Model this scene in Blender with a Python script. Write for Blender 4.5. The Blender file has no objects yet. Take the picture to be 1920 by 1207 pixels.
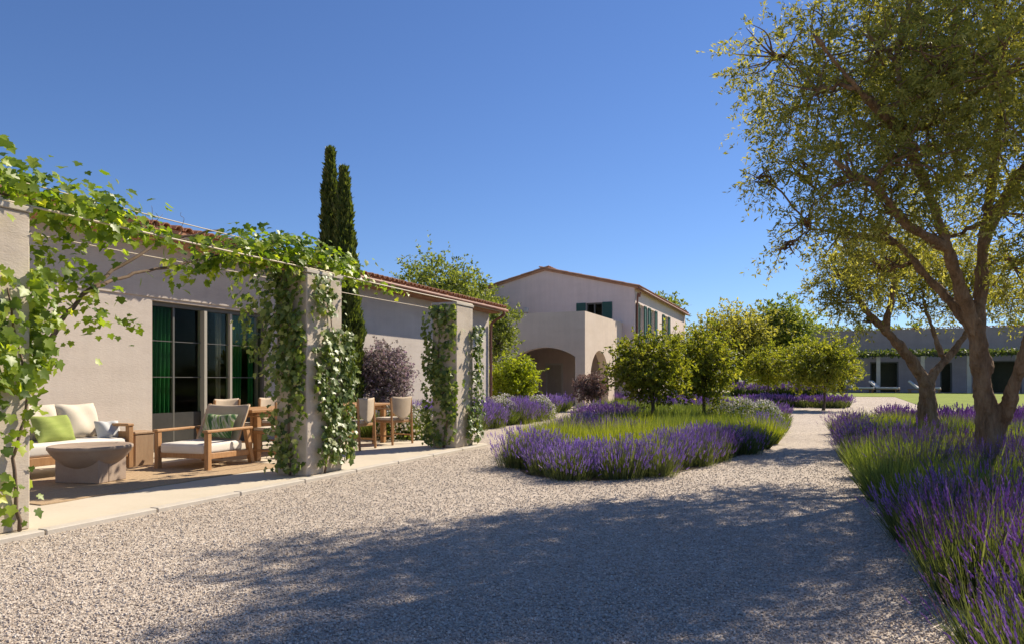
import bpy, bmesh, math, random
import numpy as np
from mathutils import Vector, Matrix

# ------------------------------------------------------------------ scene, camera, sky, sun
sc = bpy.context.scene
COL = sc.collection
rng = np.random.default_rng(11)
random.seed(11)
FPX, CAMH, HOR, VPX = 1300.0, 1.2, 713.0, 1521.0          # lens in photo pixels, eye height, horizon row, vanishing point
YAW = math.atan((VPX - 960) / FPX)
cam_d = bpy.data.cameras.new('camera')
cam_d.sensor_width = 36.0
cam_d.lens = 36.0 * FPX / 1920.0
cam_d.shift_y = (HOR - 603.5) / 1920.0
cam_d.clip_start = 0.05
cam_d.clip_end = 6000
cam = bpy.data.objects.new('camera', cam_d)
COL.objects.link(cam)
cam.location = (0, 0, CAMH)
cam.rotation_euler = (math.pi / 2, 0, YAW)
sc.camera = cam

SUN_AZ, SUN_EL = math.radians(27), math.radians(41)
world = bpy.data.worlds.new('World')
sc.world = world
world.use_nodes = True
wn = world.node_tree.nodes
sky = wn.new('ShaderNodeTexSky')
sky.sky_type = 'NISHITA'
sky.sun_disc = False
sky.sun_elevation = SUN_EL
sky.sun_rotation = SUN_AZ
sky.altitude = 0
sky.air_density = 1.0
sky.dust_density = 0.0
sky.ozone_density = 3.0
tint = wn.new('ShaderNodeMix')                              # deep polarised blue of the picture's sky, the same all over
tint.data_type = 'RGBA'
tint.blend_type = 'MULTIPLY'
tint.inputs[0].default_value = 1.0
tint.inputs[7].default_value = (0.48, 0.575, 0.77, 1)
world.node_tree.links.new(sky.outputs[0], tint.inputs[6])
world.node_tree.links.new(tint.outputs[2], wn['Background'].inputs[0])
wn['Background'].inputs[1].default_value = 0.105
sun_d = bpy.data.lights.new('sun', 'SUN')
sun_d.energy = 5.0
sun_d.angle = math.radians(0.5)
sun_d.color = (1.0, 0.89, 0.73)
sun = bpy.data.objects.new('sun', sun_d)
COL.objects.link(sun)
SDIR = Vector((math.sin(SUN_AZ) * math.cos(SUN_EL), math.cos(SUN_AZ) * math.cos(SUN_EL), math.sin(SUN_EL)))
sun.rotation_euler = SDIR.to_track_quat('Z', 'Y').to_euler()
sun.location = (20, 40, 40)
sc.view_settings.view_transform = 'Standard'
sc.view_settings.look = 'None'
sc.view_settings.gamma = 1
sc.view_settings.use_curve_mapping = False
sc.view_settings.exposure = 0.62
sc.cycles.max_bounces = 8
sc.cycles.diffuse_bounces = 4
sc.cycles.transparent_max_bounces = 12

# ------------------------------------------------------------------ materials
def new_mat(name):
    m = bpy.data.materials.new(name)
    m.use_nodes = True
    nt = m.node_tree
    return m, nt, nt.nodes['Principled BSDF'], nt.nodes['Material Output']

def L(nt, a, b):
    nt.links.new(a, b)

def c4(c):
    return (c[0], c[1], c[2], 1.0)

def ramp(nt, stops):
    r = nt.nodes.new('ShaderNodeValToRGB')
    e = r.color_ramp.elements
    e[0].position, e[0].color = stops[0][0], c4(stops[0][1])
    e[1].position, e[1].color = stops[-1][0], c4(stops[-1][1])
    for p, c in stops[1:-1]:
        k = e.new(p)
        k.color = c4(c)
    return r

def noise(nt, vec, scale, detail=4, rough=0.6, stretch=None):
    if stretch is not None:
        mp = nt.nodes.new('ShaderNodeMapping')
        mp.inputs['Scale'].default_value = stretch
        L(nt, vec, mp.inputs['Vector'])
        vec = mp.outputs[0]
    n = nt.nodes.new('ShaderNodeTexNoise')
    n.inputs['Scale'].default_value = scale
    n.inputs['Detail'].default_value = detail
    n.inputs['Roughness'].default_value = rough
    L(nt, vec, n.inputs['Vector'])
    return n

def mixc(nt, fac, a, b, mode='MIX'):
    m = nt.nodes.new('ShaderNodeMix')
    m.data_type = 'RGBA'
    m.blend_type = mode
    if isinstance(fac, (int, float)):
        m.inputs[0].default_value = fac
    else:
        L(nt, fac, m.inputs[0])
    for s, v in ((6, a), (7, b)):
        if isinstance(v, tuple):
            m.inputs[s].default_value = c4(v)
        else:
            L(nt, v, m.inputs[s])
    return m.outputs[2]

def bump(nt, h, strength, dist):
    b = nt.nodes.new('ShaderNodeBump')
    b.inputs['Strength'].default_value = strength
    b.inputs['Distance'].default_value = dist
    L(nt, h, b.inputs['Height'])
    return b.outputs[0]

def rough_mat(name, stops, scale=6, stretch=None, rough=0.8, bs=0.4, bd=0.01, fine=60, coords='Object', spec=0.3, streak=0.0):
    """two scales of noise for colour, the finer one for relief"""
    m, nt, p, _o = new_mat(name)
    tc = nt.nodes.new('ShaderNodeTexCoord')
    vec = tc.outputs[coords]
    n1 = noise(nt, vec, scale, 5, 0.62, stretch)
    n2 = noise(nt, vec, fine, 4, 0.65, stretch)
    r = ramp(nt, stops)
    mx = nt.nodes.new('ShaderNodeMix')
    mx.inputs[0].default_value = 0.35
    L(nt, n1.outputs[0], mx.inputs[2])
    L(nt, n2.outputs[0], mx.inputs[3])
    L(nt, mx.outputs[0], r.inputs[0])
    colour = r.outputs[0]
    if streak:
        n3 = noise(nt, vec, 2.6, 5, 0.65, (1.5, 1.5, 0.14))
        r3 = ramp(nt, [(0.34, (1 - streak,) * 3), (0.56, (1.0, 1.0, 1.0)), (0.75, (1 + streak * 0.4,) * 3)])
        L(nt, n3.outputs[0], r3.inputs[0])
        n4 = noise(nt, vec, 0.55, 4, 0.6)
        r4 = ramp(nt, [(0.35, (1 - streak * 0.7, 1 - streak * 0.75, 1 - streak * 0.85)), (0.65, (1.03, 1.03, 1.03))])
        L(nt, n4.outputs[0], r4.inputs[0])
        colour = mixc(nt, 1.0, mixc(nt, 1.0, colour, r3.outputs[0], 'MULTIPLY'), r4.outputs[0], 'MULTIPLY')
    L(nt, colour, p.inputs['Base Color'])
    L(nt, bump(nt, mx.outputs[0], bs, bd), p.inputs['Normal'])
    p.inputs['Roughness'].default_value = rough
    p.inputs['Specular IOR Level'].default_value = spec
    return m

def leaf_mat(name, stops, trans=0.4, tcol=None, rough=0.5, spec=0.35):
    m, nt, p, out = new_mat(name)
    at = nt.nodes.new('ShaderNodeAttribute')
    at.attribute_name = 'tone'
    r = ramp(nt, stops)
    L(nt, at.outputs['Fac'], r.inputs[0])
    L(nt, r.outputs[0], p.inputs['Base Color'])
    p.inputs['Roughness'].default_value = rough
    p.inputs['Specular IOR Level'].default_value = spec
    tr = nt.nodes.new('ShaderNodeBsdfTranslucent')
    L(nt, mixc(nt, 1.0, r.outputs[0], tcol or (1.9, 1.75, 0.7), 'MULTIPLY'), tr.inputs[0])
    mx = nt.nodes.new('ShaderNodeMixShader')
    mx.inputs[0].default_value = trans
    L(nt, p.outputs[0], mx.inputs[1])
    L(nt, tr.outputs[0], mx.inputs[2])
    L(nt, mx.outputs[0], out.inputs[0])
    return m

def plain_mat(name, col, rough=0.5, metal=0.0, spec=0.5):
    m, nt, p, _o = new_mat(name)
    p.inputs['Base Color'].default_value = c4(col)
    p.inputs['Roughness'].default_value = rough
    p.inputs['Metallic'].default_value = metal
    p.inputs['Specular IOR Level'].default_value = spec
    return m

M = {}
M['plaster'] = rough_mat('plaster', [(0.25, (0.46, 0.395, 0.335)), (0.5, (0.57, 0.50, 0.43)), (0.78, (0.64, 0.575, 0.50))], 1.2, (0.6, 0.6, 2.6), 0.9, 0.45, 0.02, 28, streak=0.06)
M['plaster_warm'] = rough_mat('plaster_warm', [(0.25, (0.57, 0.46, 0.35)), (0.5, (0.65, 0.535, 0.42)), (0.78, (0.70, 0.59, 0.48))], 1.0, (0.7, 0.7, 2.2), 0.9, 0.3, 0.02, 22, streak=0.06)
M['plaster_pink'] = rough_mat('plaster_pink', [(0.25, (0.66, 0.54, 0.48)), (0.5, (0.74, 0.61, 0.55)), (0.78, (0.78, 0.66, 0.60))], 0.8, (0.7, 0.7, 2.2), 0.9, 0.3, 0.02, 14, streak=0.06)
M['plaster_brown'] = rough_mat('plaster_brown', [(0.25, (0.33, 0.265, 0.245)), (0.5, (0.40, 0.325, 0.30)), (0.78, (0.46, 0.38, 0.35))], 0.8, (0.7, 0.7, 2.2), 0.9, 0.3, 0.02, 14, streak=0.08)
M['stone_pier'] = rough_mat('stone_pier', [(0.25, (0.44, 0.365, 0.29)), (0.5, (0.56, 0.48, 0.39)), (0.8, (0.63, 0.56, 0.47))], 2.2, (0.8, 0.8, 2.5), 0.9, 0.5, 0.02, 45, streak=0.10)
M['cap_stone'] = rough_mat('cap_stone', [(0.3, (0.46, 0.41, 0.34)), (0.8, (0.60, 0.55, 0.47))], 5, None, 0.85, 0.3, 0.01)
M['patio_stone'] = rough_mat('patio_stone', [(0.25, (0.47, 0.40, 0.30)), (0.5, (0.56, 0.49, 0.38)), (0.8, (0.62, 0.55, 0.44))], 1.4, None, 0.8, 0.2, 0.01, 40)
M['terracotta'] = rough_mat('terracotta', [(0.25, (0.28, 0.125, 0.07)), (0.5, (0.44, 0.225, 0.125)), (0.8, (0.58, 0.37, 0.235))], 3.5, None, 0.85, 0.3, 0.01)
M['copper'] = rough_mat('copper', [(0.3, (0.20, 0.09, 0.055)), (0.8, (0.33, 0.16, 0.10))], 6, None, 0.5, 0.1, 0.004)
M['teak'] = rough_mat('teak', [(0.25, (0.28, 0.14, 0.06)), (0.5, (0.40, 0.22, 0.10)), (0.8, (0.50, 0.30, 0.15))], 5, (6, 6, 1.0), 0.55, 0.15, 0.004, 30)
M['stump_wood'] = rough_mat('stump_wood', [(0.25, (0.30, 0.19, 0.11)), (0.8, (0.45, 0.31, 0.19))], 6, (5, 5, 0.8), 0.7, 0.3, 0.006, 30)
M['bowl_concrete'] = rough_mat('bowl_concrete', [(0.25, (0.27, 0.20, 0.15)), (0.5, (0.34, 0.26, 0.20)), (0.8, (0.40, 0.32, 0.25))], 6, None, 0.8, 0.25, 0.006)
M['cushion_white'] = rough_mat('cushion_white', [(0.3, (0.66, 0.61, 0.54)), (0.8, (0.78, 0.74, 0.67))], 5, None, 0.95, 0.25, 0.012, 160)
M['cushion_beige'] = rough_mat('cushion_beige', [(0.3, (0.56, 0.49, 0.38)), (0.8, (0.70, 0.63, 0.52))], 5, None, 0.95, 0.25, 0.012, 160)
M['cushion_grey'] = rough_mat('cushion_grey', [(0.3, (0.48, 0.48, 0.47)), (0.8, (0.62, 0.62, 0.60))], 5, None, 0.95, 0.25, 0.012, 160)
M['cushion_lime'] = rough_mat('cushion_lime', [(0.25, (0.20, 0.26, 0.05)), (0.8, (0.36, 0.41, 0.12))], 5, (1, 1, 6), 0.95, 0.25, 0.012, 120)
M['sling'] = rough_mat('sling', [(0.3, (0.44, 0.35, 0.25)), (0.8, (0.58, 0.48, 0.37))], 8, None, 0.9, 0.25, 0.004, 220)
M['jute'] = rough_mat('jute', [(0.25, (0.30, 0.20, 0.12)), (0.5, (0.42, 0.30, 0.18)), (0.8, (0.54, 0.41, 0.27))], 30, (1, 1.6, 1), 0.95, 0.6, 0.01, 70)
M['curtain'] = rough_mat('curtain', [(0.3, (0.015, 0.13, 0.035)), (0.8, (0.035, 0.24, 0.07))], 4, (1, 6, 0.4), 0.8, 0.1, 0.003)
M['curtain_grey'] = rough_mat('curtain_grey', [(0.3, (0.20, 0.17, 0.15)), (0.8, (0.34, 0.29, 0.26))], 4, (1, 6, 0.4), 0.8, 0.1, 0.003)
M['frame_metal'] = plain_mat('frame_metal', (0.11, 0.105, 0.09), 0.45)
M['post_metal'] = plain_mat('post_metal', (0.40, 0.37, 0.30), 0.5)
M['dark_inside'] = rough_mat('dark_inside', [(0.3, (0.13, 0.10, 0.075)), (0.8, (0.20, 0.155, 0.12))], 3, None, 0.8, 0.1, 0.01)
M['dark_metal'] = rough_mat('dark_metal', [(0.3, (0.035, 0.034, 0.03)), (0.8, (0.07, 0.066, 0.058))], 3, None, 0.5, 0.1, 0.004)
M['wire'] = plain_mat('wire', (0.50, 0.42, 0.30), 0.5)
M['shutter'] = rough_mat('shutter', [(0.3, (0.028, 0.085, 0.072)), (0.8, (0.045, 0.125, 0.105))], 6, None, 0.6, 0.1, 0.004)
M['white_trim'] = rough_mat('white_trim', [(0.3, (0.58, 0.55, 0.50)), (0.8, (0.70, 0.67, 0.62))], 6, None, 0.6, 0.1, 0.004)
M['mauve'] = rough_mat('mauve', [(0.3, (0.20, 0.13, 0.26)), (0.8, (0.34, 0.24, 0.42))], 6, None, 0.6, 0.1, 0.004)
M['soil'] = rough_mat('soil', [(0.3, (0.07, 0.05, 0.03)), (0.55, (0.12, 0.095, 0.055)), (0.8, (0.17, 0.14, 0.08))], 3, None, 1.0, 0.8, 0.03, 30)
M['vine_stem'] = rough_mat('vine_stem', [(0.3, (0.10, 0.065, 0.045)), (0.8, (0.22, 0.16, 0.11))], 10, None, 0.9, 0.4, 0.006, 60)
M['bark'] = rough_mat('bark', [(0.30, (0.07, 0.042, 0.022)), (0.46, (0.24, 0.145, 0.075)), (0.60, (0.36, 0.235, 0.13)), (0.75, (0.46, 0.335, 0.21))], 1.6, (5.0, 5.0, 1.1), 0.95, 1.0, 0.10, 9)
M['bark_grey'] = rough_mat('bark_grey', [(0.25, (0.05, 0.038, 0.028)), (0.8, (0.16, 0.12, 0.085))], 6, (2, 2, 0.7), 0.95, 0.8, 0.02, 40)

def gravel_mat():
    m, nt, p, _o = new_mat('gravel')
    tc = nt.nodes.new('ShaderNodeTexCoord')
    v = nt.nodes.new('ShaderNodeTexVoronoi')
    v.inputs['Scale'].default_value = 80
    L(nt, tc.outputs['Object'], v.inputs['Vector'])
    sep = nt.nodes.new('ShaderNodeSeparateColor')
    L(nt, v.outputs['Color'], sep.inputs[0])
    r = ramp(nt, GRAVEL)
    L(nt, sep.outputs[0], r.inputs[0])
    n = noise(nt, tc.outputs['Object'], 0.55, 5, 0.6)
    r2 = ramp(nt, [(0.3, (0.86, 0.84, 0.82)), (0.7, (1.08, 1.06, 1.03))])
    L(nt, n.outputs[0], r2.inputs[0])
    n3 = noise(nt, tc.outputs['Object'], 9, 3, 0.6)
    r3 = ramp(nt, [(0.3, (0.80, 0.80, 0.80)), (0.7, (1.12, 1.12, 1.12))])
    L(nt, n3.outputs[0], r3.inputs[0])
    L(nt, mixc(nt, 1.0, mixc(nt, 1.0, r.outputs[0], r2.outputs[0], 'MULTIPLY'), r3.outputs[0], 'MULTIPLY'), p.inputs['Base Color'])
    inv = nt.nodes.new('ShaderNodeMath')
    inv.operation = 'SUBTRACT'
    inv.inputs[0].default_value = 1.0
    L(nt, v.outputs['Distance'], inv.inputs[1])
    L(nt, bump(nt, inv.outputs[0], 0.8, 0.009), p.inputs['Normal'])
    p.inputs['Roughness'].default_value = 0.9
    p.inputs['Specular IOR Level'].default_value = 0.25
    return m
GRAVEL = [(0.0, (0.27, 0.215, 0.17)), (0.3, (0.42, 0.35, 0.285)), (0.6, (0.52, 0.45, 0.375)), (0.85, (0.59, 0.525, 0.45)), (1.0, (0.70, 0.64, 0.565))]
M['gravel'] = gravel_mat()

def tone_mat(name, stops, rough=0.85):
    m, nt, p, _o = new_mat(name)
    at = nt.nodes.new('ShaderNodeAttribute')
    at.attribute_name = 'tone'
    r = ramp(nt, stops)
    L(nt, at.outputs['Fac'], r.inputs[0])
    L(nt, r.outputs[0], p.inputs['Base Color'])
    p.inputs['Roughness'].default_value = rough
    p.inputs['Specular IOR Level'].default_value = 0.25
    return m
M['pebble'] = tone_mat('pebble', GRAVEL)
M['ground'] = rough_mat('ground', [(0.3, (0.13, 0.14, 0.05)), (0.6, (0.22, 0.20, 0.10)), (0.8, (0.30, 0.26, 0.15))], 0.25, None, 1.0, 0.4, 0.05, 8)
M['lawn'] = rough_mat('lawn', [(0.3, (0.12, 0.17, 0.018)), (0.55, (0.21, 0.26, 0.03)), (0.8, (0.30, 0.33, 0.045))], 1.2, None, 1.0, 0.7, 0.04, 30)

M['olive_leaf'] = leaf_mat('olive_leaf', [(0, (0.112, 0.119, 0.025)), (0.5, (0.25, 0.25, 0.06)), (0.85, (0.375, 0.356, 0.094)), (1, (0.475, 0.463, 0.2))], 0.55, (1.7, 1.62, 0.7))
M['citrus_leaf'] = leaf_mat('citrus_leaf', [(0, (0.075, 0.10, 0.015)), (0.5, (0.195, 0.215, 0.03)), (0.85, (0.31, 0.31, 0.045)), (1, (0.43, 0.38, 0.07))], 0.5, (1.65, 1.65, 0.65))
M['tree_leaf'] = leaf_mat('tree_leaf', [(0, (0.065, 0.091, 0.021)), (0.5, (0.156, 0.202, 0.046)), (1, (0.286, 0.338, 0.104))], 0.45)
M['lime_leaf'] = leaf_mat('lime_leaf', [(0, (0.11, 0.154, 0.009)), (0.5, (0.242, 0.308, 0.02)), (1, (0.418, 0.462, 0.044))], 0.42)
M['cypress_leaf'] = leaf_mat('cypress_leaf', [(0, (0.033, 0.053, 0.015)), (0.5, (0.083, 0.12, 0.027)), (1, (0.18, 0.225, 0.045))], 0.3)
M['vine_leaf'] = leaf_mat('vine_leaf', [(0, (0.057, 0.103, 0.014)), (0.45, (0.149, 0.218, 0.025)), (0.8, (0.276, 0.356, 0.04)), (1, (0.437, 0.46, 0.081))], 0.48, (2.1, 2.1, 0.55), 0.42, 0.5)
M['ivy_leaf'] = leaf_mat('ivy_leaf', [(0, (0.044, 0.075, 0.015)), (0.5, (0.125, 0.181, 0.035)), (0.85, (0.25, 0.3, 0.075)), (1, (0.525, 0.537, 0.275))], 0.32, (1.7, 1.7, 0.5), 0.42, 0.5)
M['lav_leaf'] = leaf_mat('lav_leaf', [(0, (0.035, 0.055, 0.022)), (0.5, (0.085, 0.115, 0.045)), (1, (0.17, 0.20, 0.085))], 0.35)
M['green_blade'] = leaf_mat('green_blade', [(0, (0.05, 0.08, 0.018)), (0.5, (0.11, 0.16, 0.035)), (1, (0.22, 0.27, 0.07))], 0.33)
M['lime_blade'] = leaf_mat('lime_blade', [(0, (0.10, 0.14, 0.016)), (0.5, (0.20, 0.25, 0.03)), (1, (0.33, 0.36, 0.06))], 0.42)
M['dark_blade'] = leaf_mat('dark_blade', [(0, (0.018, 0.035, 0.016)), (0.5, (0.04, 0.07, 0.022)), (1, (0.09, 0.13, 0.04))], 0.3)
M['lav_flower'] = leaf_mat('lav_flower', [(0, (0.276, 0.204, 0.156)), (0.11, (0.24, 0.168, 0.18)), (0.17, (0.202, 0.114, 0.349)), (0.5, (0.416, 0.269, 0.618)), (0.85, (0.618, 0.457, 0.78)), (1, (0.78, 0.631, 0.78))], 0.35, (1.2, 1.05, 1.3))
M['violet_flower'] = leaf_mat('violet_flower', [(0, (0.253, 0.187, 0.143)), (0.11, (0.22, 0.154, 0.165)), (0.17, (0.165, 0.077, 0.264)), (0.5, (0.33, 0.182, 0.473)), (1, (0.55, 0.352, 0.682))], 0.35, (1.2, 1.05, 1.2))
M['pink_flower'] = leaf_mat('pink_flower', [(0, (0.23, 0.17, 0.13)), (0.11, (0.20, 0.14, 0.15)), (0.17, (0.187, 0.055, 0.242)), (0.5, (0.363, 0.143, 0.44)), (1, (0.594, 0.33, 0.616))], 0.25, (1.2, 1.05, 1.3))
M['white_flower'] = leaf_mat('white_flower', [(0, (0.455, 0.43, 0.278)), (0.5, (0.734, 0.67, 0.531)), (1, (0.78, 0.78, 0.78))], 0.2, (1.1, 1.05, 0.95))
M['mauve_leaf'] = leaf_mat('mauve_leaf', [(0, (0.103, 0.098, 0.069)), (0.4, (0.23, 0.201, 0.167)), (0.75, (0.38, 0.287, 0.333)), (1, (0.575, 0.402, 0.54))], 0.35, (1.2, 1.1, 1.1))
M['russet_leaf'] = leaf_mat('russet_leaf', [(0, (0.078, 0.065, 0.046)), (0.5, (0.221, 0.143, 0.117)), (1, (0.468, 0.286, 0.26))], 0.3, (1.2, 1.1, 1.0))

def brush_mat():
    m, nt, p, _o = new_mat('striped_linen')
    tc = nt.nodes.new('ShaderNodeTexCoord')
    mp = nt.nodes.new('ShaderNodeMapping')
    mp.inputs['Rotation'].default_value = (0, 0.6, 0)
    L(nt, tc.outputs['Object'], mp.inputs['Vector'])
    n = noise(nt, mp.outputs[0], 6, 3, 0.5, (4.2, 1, 0.5))
    r = ramp(nt, [(0.36, (0.03, 0.10, 0.035)), (0.47, (0.12, 0.22, 0.06)), (0.54, (0.50, 0.48, 0.36)), (0.66, (0.20, 0.30, 0.07))])
    L(nt, n.outputs[0], r.inputs[0])
    L(nt, r.outputs[0], p.inputs['Base Color'])
    p.inputs['Roughness'].default_value = 0.9
    return m
M['striped_linen'] = brush_mat()

def glass_mat():
    m, nt, p, out = new_mat('window_glass')
    nt.nodes.remove(p)
    fr = nt.nodes.new('ShaderNodeFresnel')
    fr.inputs[0].default_value = 1.45
    t = nt.nodes.new('ShaderNodeBsdfTransparent')
    t.inputs[0].default_value = (0.80, 0.84, 0.78, 1)
    g = nt.nodes.new('ShaderNodeBsdfGlossy')
    g.inputs['Roughness'].default_value = 0.02
    mx = nt.nodes.new('ShaderNodeMixShader')
    hf = nt.nodes.new('ShaderNodeMath')
    hf.operation = 'MULTIPLY'
    hf.inputs[1].default_value = 0.05                        # coated glass
    L(nt, fr.outputs[0], hf.inputs[0])
    L(nt, hf.outputs[0], mx.inputs[0])
    L(nt, t.outputs[0], mx.inputs[1])
    L(nt, g.outputs[0], mx.inputs[2])
    L(nt, mx.outputs[0], out.inputs[0])
    return m
M['glass'] = glass_mat()

# ------------------------------------------------------------------ mesh building
def rotz(a):
    c, s = math.cos(a), math.sin(a)
    return np.array([[c, -s, 0], [s, c, 0], [0, 0, 1.0]])

class MB:
    """collects vertices and faces and links them as ONE mesh object"""
    def __init__(self):
        self.v, self.f, self.t, self.n = [], [], [], 0
    def add(self, v, faces, tone=0.5):
        v = np.asarray(v, float).reshape(-1, 3)
        for f in faces:
            f = np.asarray(f, np.int64)
            if f.ndim == 1:
                f = f[None]
            self.f.append(f + self.n)
        self.v.append(v)
        t = np.asarray(tone, float)
        self.t.append(np.full(len(v), float(t)) if t.ndim == 0 else t)
        self.n += len(v)
        return self
    def mesh(self, name, mat, smooth=False):
        me = bpy.data.meshes.new(name)
        v = np.concatenate(self.v)
        cnt = np.concatenate([np.full(len(f), f.shape[1]) for f in self.f]).astype(np.int32)
        idx = np.concatenate([f.ravel() for f in self.f]).astype(np.int32)
        me.vertices.add(len(v))
        me.vertices.foreach_set('co', v.astype(np.float32).ravel())
        me.loops.add(len(idx))
        me.loops.foreach_set('vertex_index', idx)
        me.polygons.add(len(cnt))
        me.polygons.foreach_set('loop_start', (np.cumsum(cnt) - cnt).astype(np.int32))
        me.polygons.foreach_set('loop_total', cnt)
        me.polygons.foreach_set('use_smooth', np.full(len(cnt), smooth, bool))
        a = me.attributes.new('tone', 'FLOAT', 'POINT')
        a.data.foreach_set('value', np.concatenate(self.t).astype(np.float32))
        me.update(calc_edges=True)
        me.materials.append(mat)
        return me
    def build(self, name, mat, parent=None, smooth=False, loc=None):
        o = bpy.data.objects.new(name, self.mesh(name, mat, smooth))
        COL.objects.link(o)
        if parent is not None:
            o.parent = parent
        if loc is not None:
            o.location = loc
        return o
    # ---- primitives
    def box(self, c, s, b=0.0, R=None, tone=0.5):
        """box of size s centred on c, edges chamfered by b"""
        hx, hy, hz = s[0] / 2, s[1] / 2, s[2] / 2
        S = [(sx, sy, sz) for sx in (-1, 1) for sy in (-1, 1) for sz in (-1, 1)]
        if b <= 0:
            v = np.array([(sx * hx, sy * hy, sz * hz) for sx, sy, sz in S])
            fs = [[0, 1, 3, 2], [4, 6, 7, 5], [0, 4, 5, 1], [2, 3, 7, 6], [0, 2, 6, 4], [1, 5, 7, 3]]
        else:
            v, ix = [], {}
            h = (hx, hy, hz)
            for sg in S:
                for ax in range(3):
                    ix[(sg, ax)] = len(v)
                    v.append([sg[k] * (h[k] if k == ax else h[k] - b) for k in range(3)])
            v = np.array(v)
            fs = []
            for ax in range(3):
                a1, a2 = (ax + 1) % 3, (ax + 2) % 3
                for s0 in (-1, 1):
                    q = []
                    for p_, r_ in ((-1, -1), (1, -1), (1, 1), (-1, 1)):
                        sg = [0, 0, 0]
                        sg[ax], sg[a1], sg[a2] = s0, p_, r_
                        q.append(ix[(tuple(sg), ax)])
                    fs.append(q)
                for s1 in (-1, 1):
                    for s2 in (-1, 1):
                        q = []
                        for axx, s0 in ((a1, -1), (a1, 1), (a2, 1), (a2, -1)):
                            sg = [0, 0, 0]
                            sg[ax], sg[a1], sg[a2] = s0, s1, s2
                            q.append(ix[(tuple(sg), axx)])
                        fs.append(q)
            for sg in S:
                fs.append([ix[(sg, 0)], ix[(sg, 1)], ix[(sg, 2)]])
            out = []
            for q in fs:
                p = v[q]
                nrm = np.cross(p[1] - p[0], p[2] - p[0])
                out.append(q if nrm @ p.mean(0) > 0 else q[::-1])
            fs = out
        if R is not None:
            v = v @ np.asarray(R).T
        return self.add(v + np.array(c), fs, tone)
    def bar(self, a, b_, w, d, up=(0, 0, 1), bev=0.004):
        """square-section bar from a to b"""
        a, b_ = np.array(a, float), np.array(b_, float)
        z = b_ - a
        ln = np.linalg.norm(z)
        z /= ln
        u = np.array(up, float)
        if abs(z @ u) > 0.95:
            u = np.array((0.0, 1, 0))
        x = np.cross(u, z)
        x /= np.linalg.norm(x)
        y = np.cross(z, x)
        return self.box((a + b_) / 2, (w, d, ln), bev, np.stack([x, y, z], 1))
    def tube(self, pts, rad, n=7, gnarl=0.0, cap=True, tone=0.5):
        p = np.array(pts, float)
        k = len(p)
        r = np.full(k, rad, float) if np.isscalar(rad) else np.array(rad, float)
        t = np.gradient(p, axis=0)
        t /= np.linalg.norm(t, axis=1)[:, None] + 1e-9
        x = np.cross(t[0], (0.31, 0.95, 0.1))
        x /= np.linalg.norm(x)
        rings = []
        ang = np.arange(n) / n * 2 * math.pi
        for i in range(k):
            x = x - t[i] * (x @ t[i])
            x /= np.linalg.norm(x) + 1e-9
            y = np.cross(t[i], x)
            rr = r[i] * (1 + gnarl * (rng.random(n) - 0.5))
            rings.append(p[i] + (np.cos(ang) * rr)[:, None] * x + (np.sin(ang) * rr)[:, None] * y)
        v = np.concatenate(rings)
        i = np.arange(k - 1)[:, None] * n
        j = np.arange(n)[None]
        q = np.stack([i + j, i + (j + 1) % n, i + n + (j + 1) % n, i + n + j], -1).reshape(-1, 4)
        fs = [q]
        if cap:
            fs += [np.arange(n)[::-1], (k - 1) * n + np.arange(n)]
        return self.add(v, fs, tone)
    def lathe(self, prof, n=28, c=(0, 0, 0)):
        v, k = [], len(prof)
        for r, z in prof:
            for a in range(n):
                v.append((c[0] + r * math.cos(2 * math.pi * a / n), c[1] + r * math.sin(2 * math.pi * a / n), c[2] + z))
        i = np.arange(k - 1)[:, None] * n
        j = np.arange(n)[None]
        q = np.stack([i + j, i + (j + 1) % n, i + n + (j + 1) % n, i + n + j], -1).reshape(-1, 4)
        return self.add(v, [q, np.arange(n)[::-1], (k - 1) * n + np.arange(n)])
    def prism(self, outline, axis, a, b_):
        """outline (list of 2D points, counter-clockwise) extruded along axis from a to b"""
        o = np.array(outline, float)
        n = len(o)
        def put(w):
            r = np.empty((n, 3))
            others = [k for k in range(3) if k != axis]
            r[:, others[0]], r[:, others[1]], r[:, axis] = o[:, 0], o[:, 1], w
            return r
        v = np.concatenate([put(a), put(b_)])
        j = np.arange(n)
        q = np.stack([j, (j + 1) % n, n + (j + 1) % n, n + j], -1)
        flip = (axis == 1)
        lo, hi = np.arange(n)[::-1], n + np.arange(n)
        fs = [q, lo, hi] if not flip else [q[:, ::-1], lo[::-1], hi[::-1]]
        if b_ < a:
            fs = [np.asarray(f)[..., ::-1] for f in fs]
        return self.add(v, fs)
    def scatter(self, TV, TF, pos, z, s, x=None, tone=None):
        """copies of a small template: its z axis along z, scaled by s (N or N x 3)"""
        TV = np.asarray(TV, float)
        pos = np.asarray(pos, float)
        N, K = len(pos), len(TV)
        z = np.asarray(z, float)
        z = z / (np.linalg.norm(z, axis=1)[:, None] + 1e-9)
        if x is None:
            x = rng.normal(size=(N, 3))
        x = x - z * (x * z).sum(1)[:, None]
        x = x / (np.linalg.norm(x, axis=1)[:, None] + 1e-9)
        y = np.cross(z, x)
        s = np.asarray(s, float)
        if s.ndim == 1:
            s = np.repeat(s[:, None], 3, 1)
        loc = TV[None] * s[:, None, :]
        v = pos[:, None] + loc[..., 0:1] * x[:, None] + loc[..., 1:2] * y[:, None] + loc[..., 2:3] * z[:, None]
        off = (np.arange(N) * K)[:, None, None]
        fs = [(np.asarray(f)[None] + off).reshape(-1, np.asarray(f).shape[-1]) for f in TF]
        if tone is None:
            tone = rng.random(N)
        return self.add(v.reshape(-1, 3), fs, np.repeat(np.asarray(tone), K))

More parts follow.
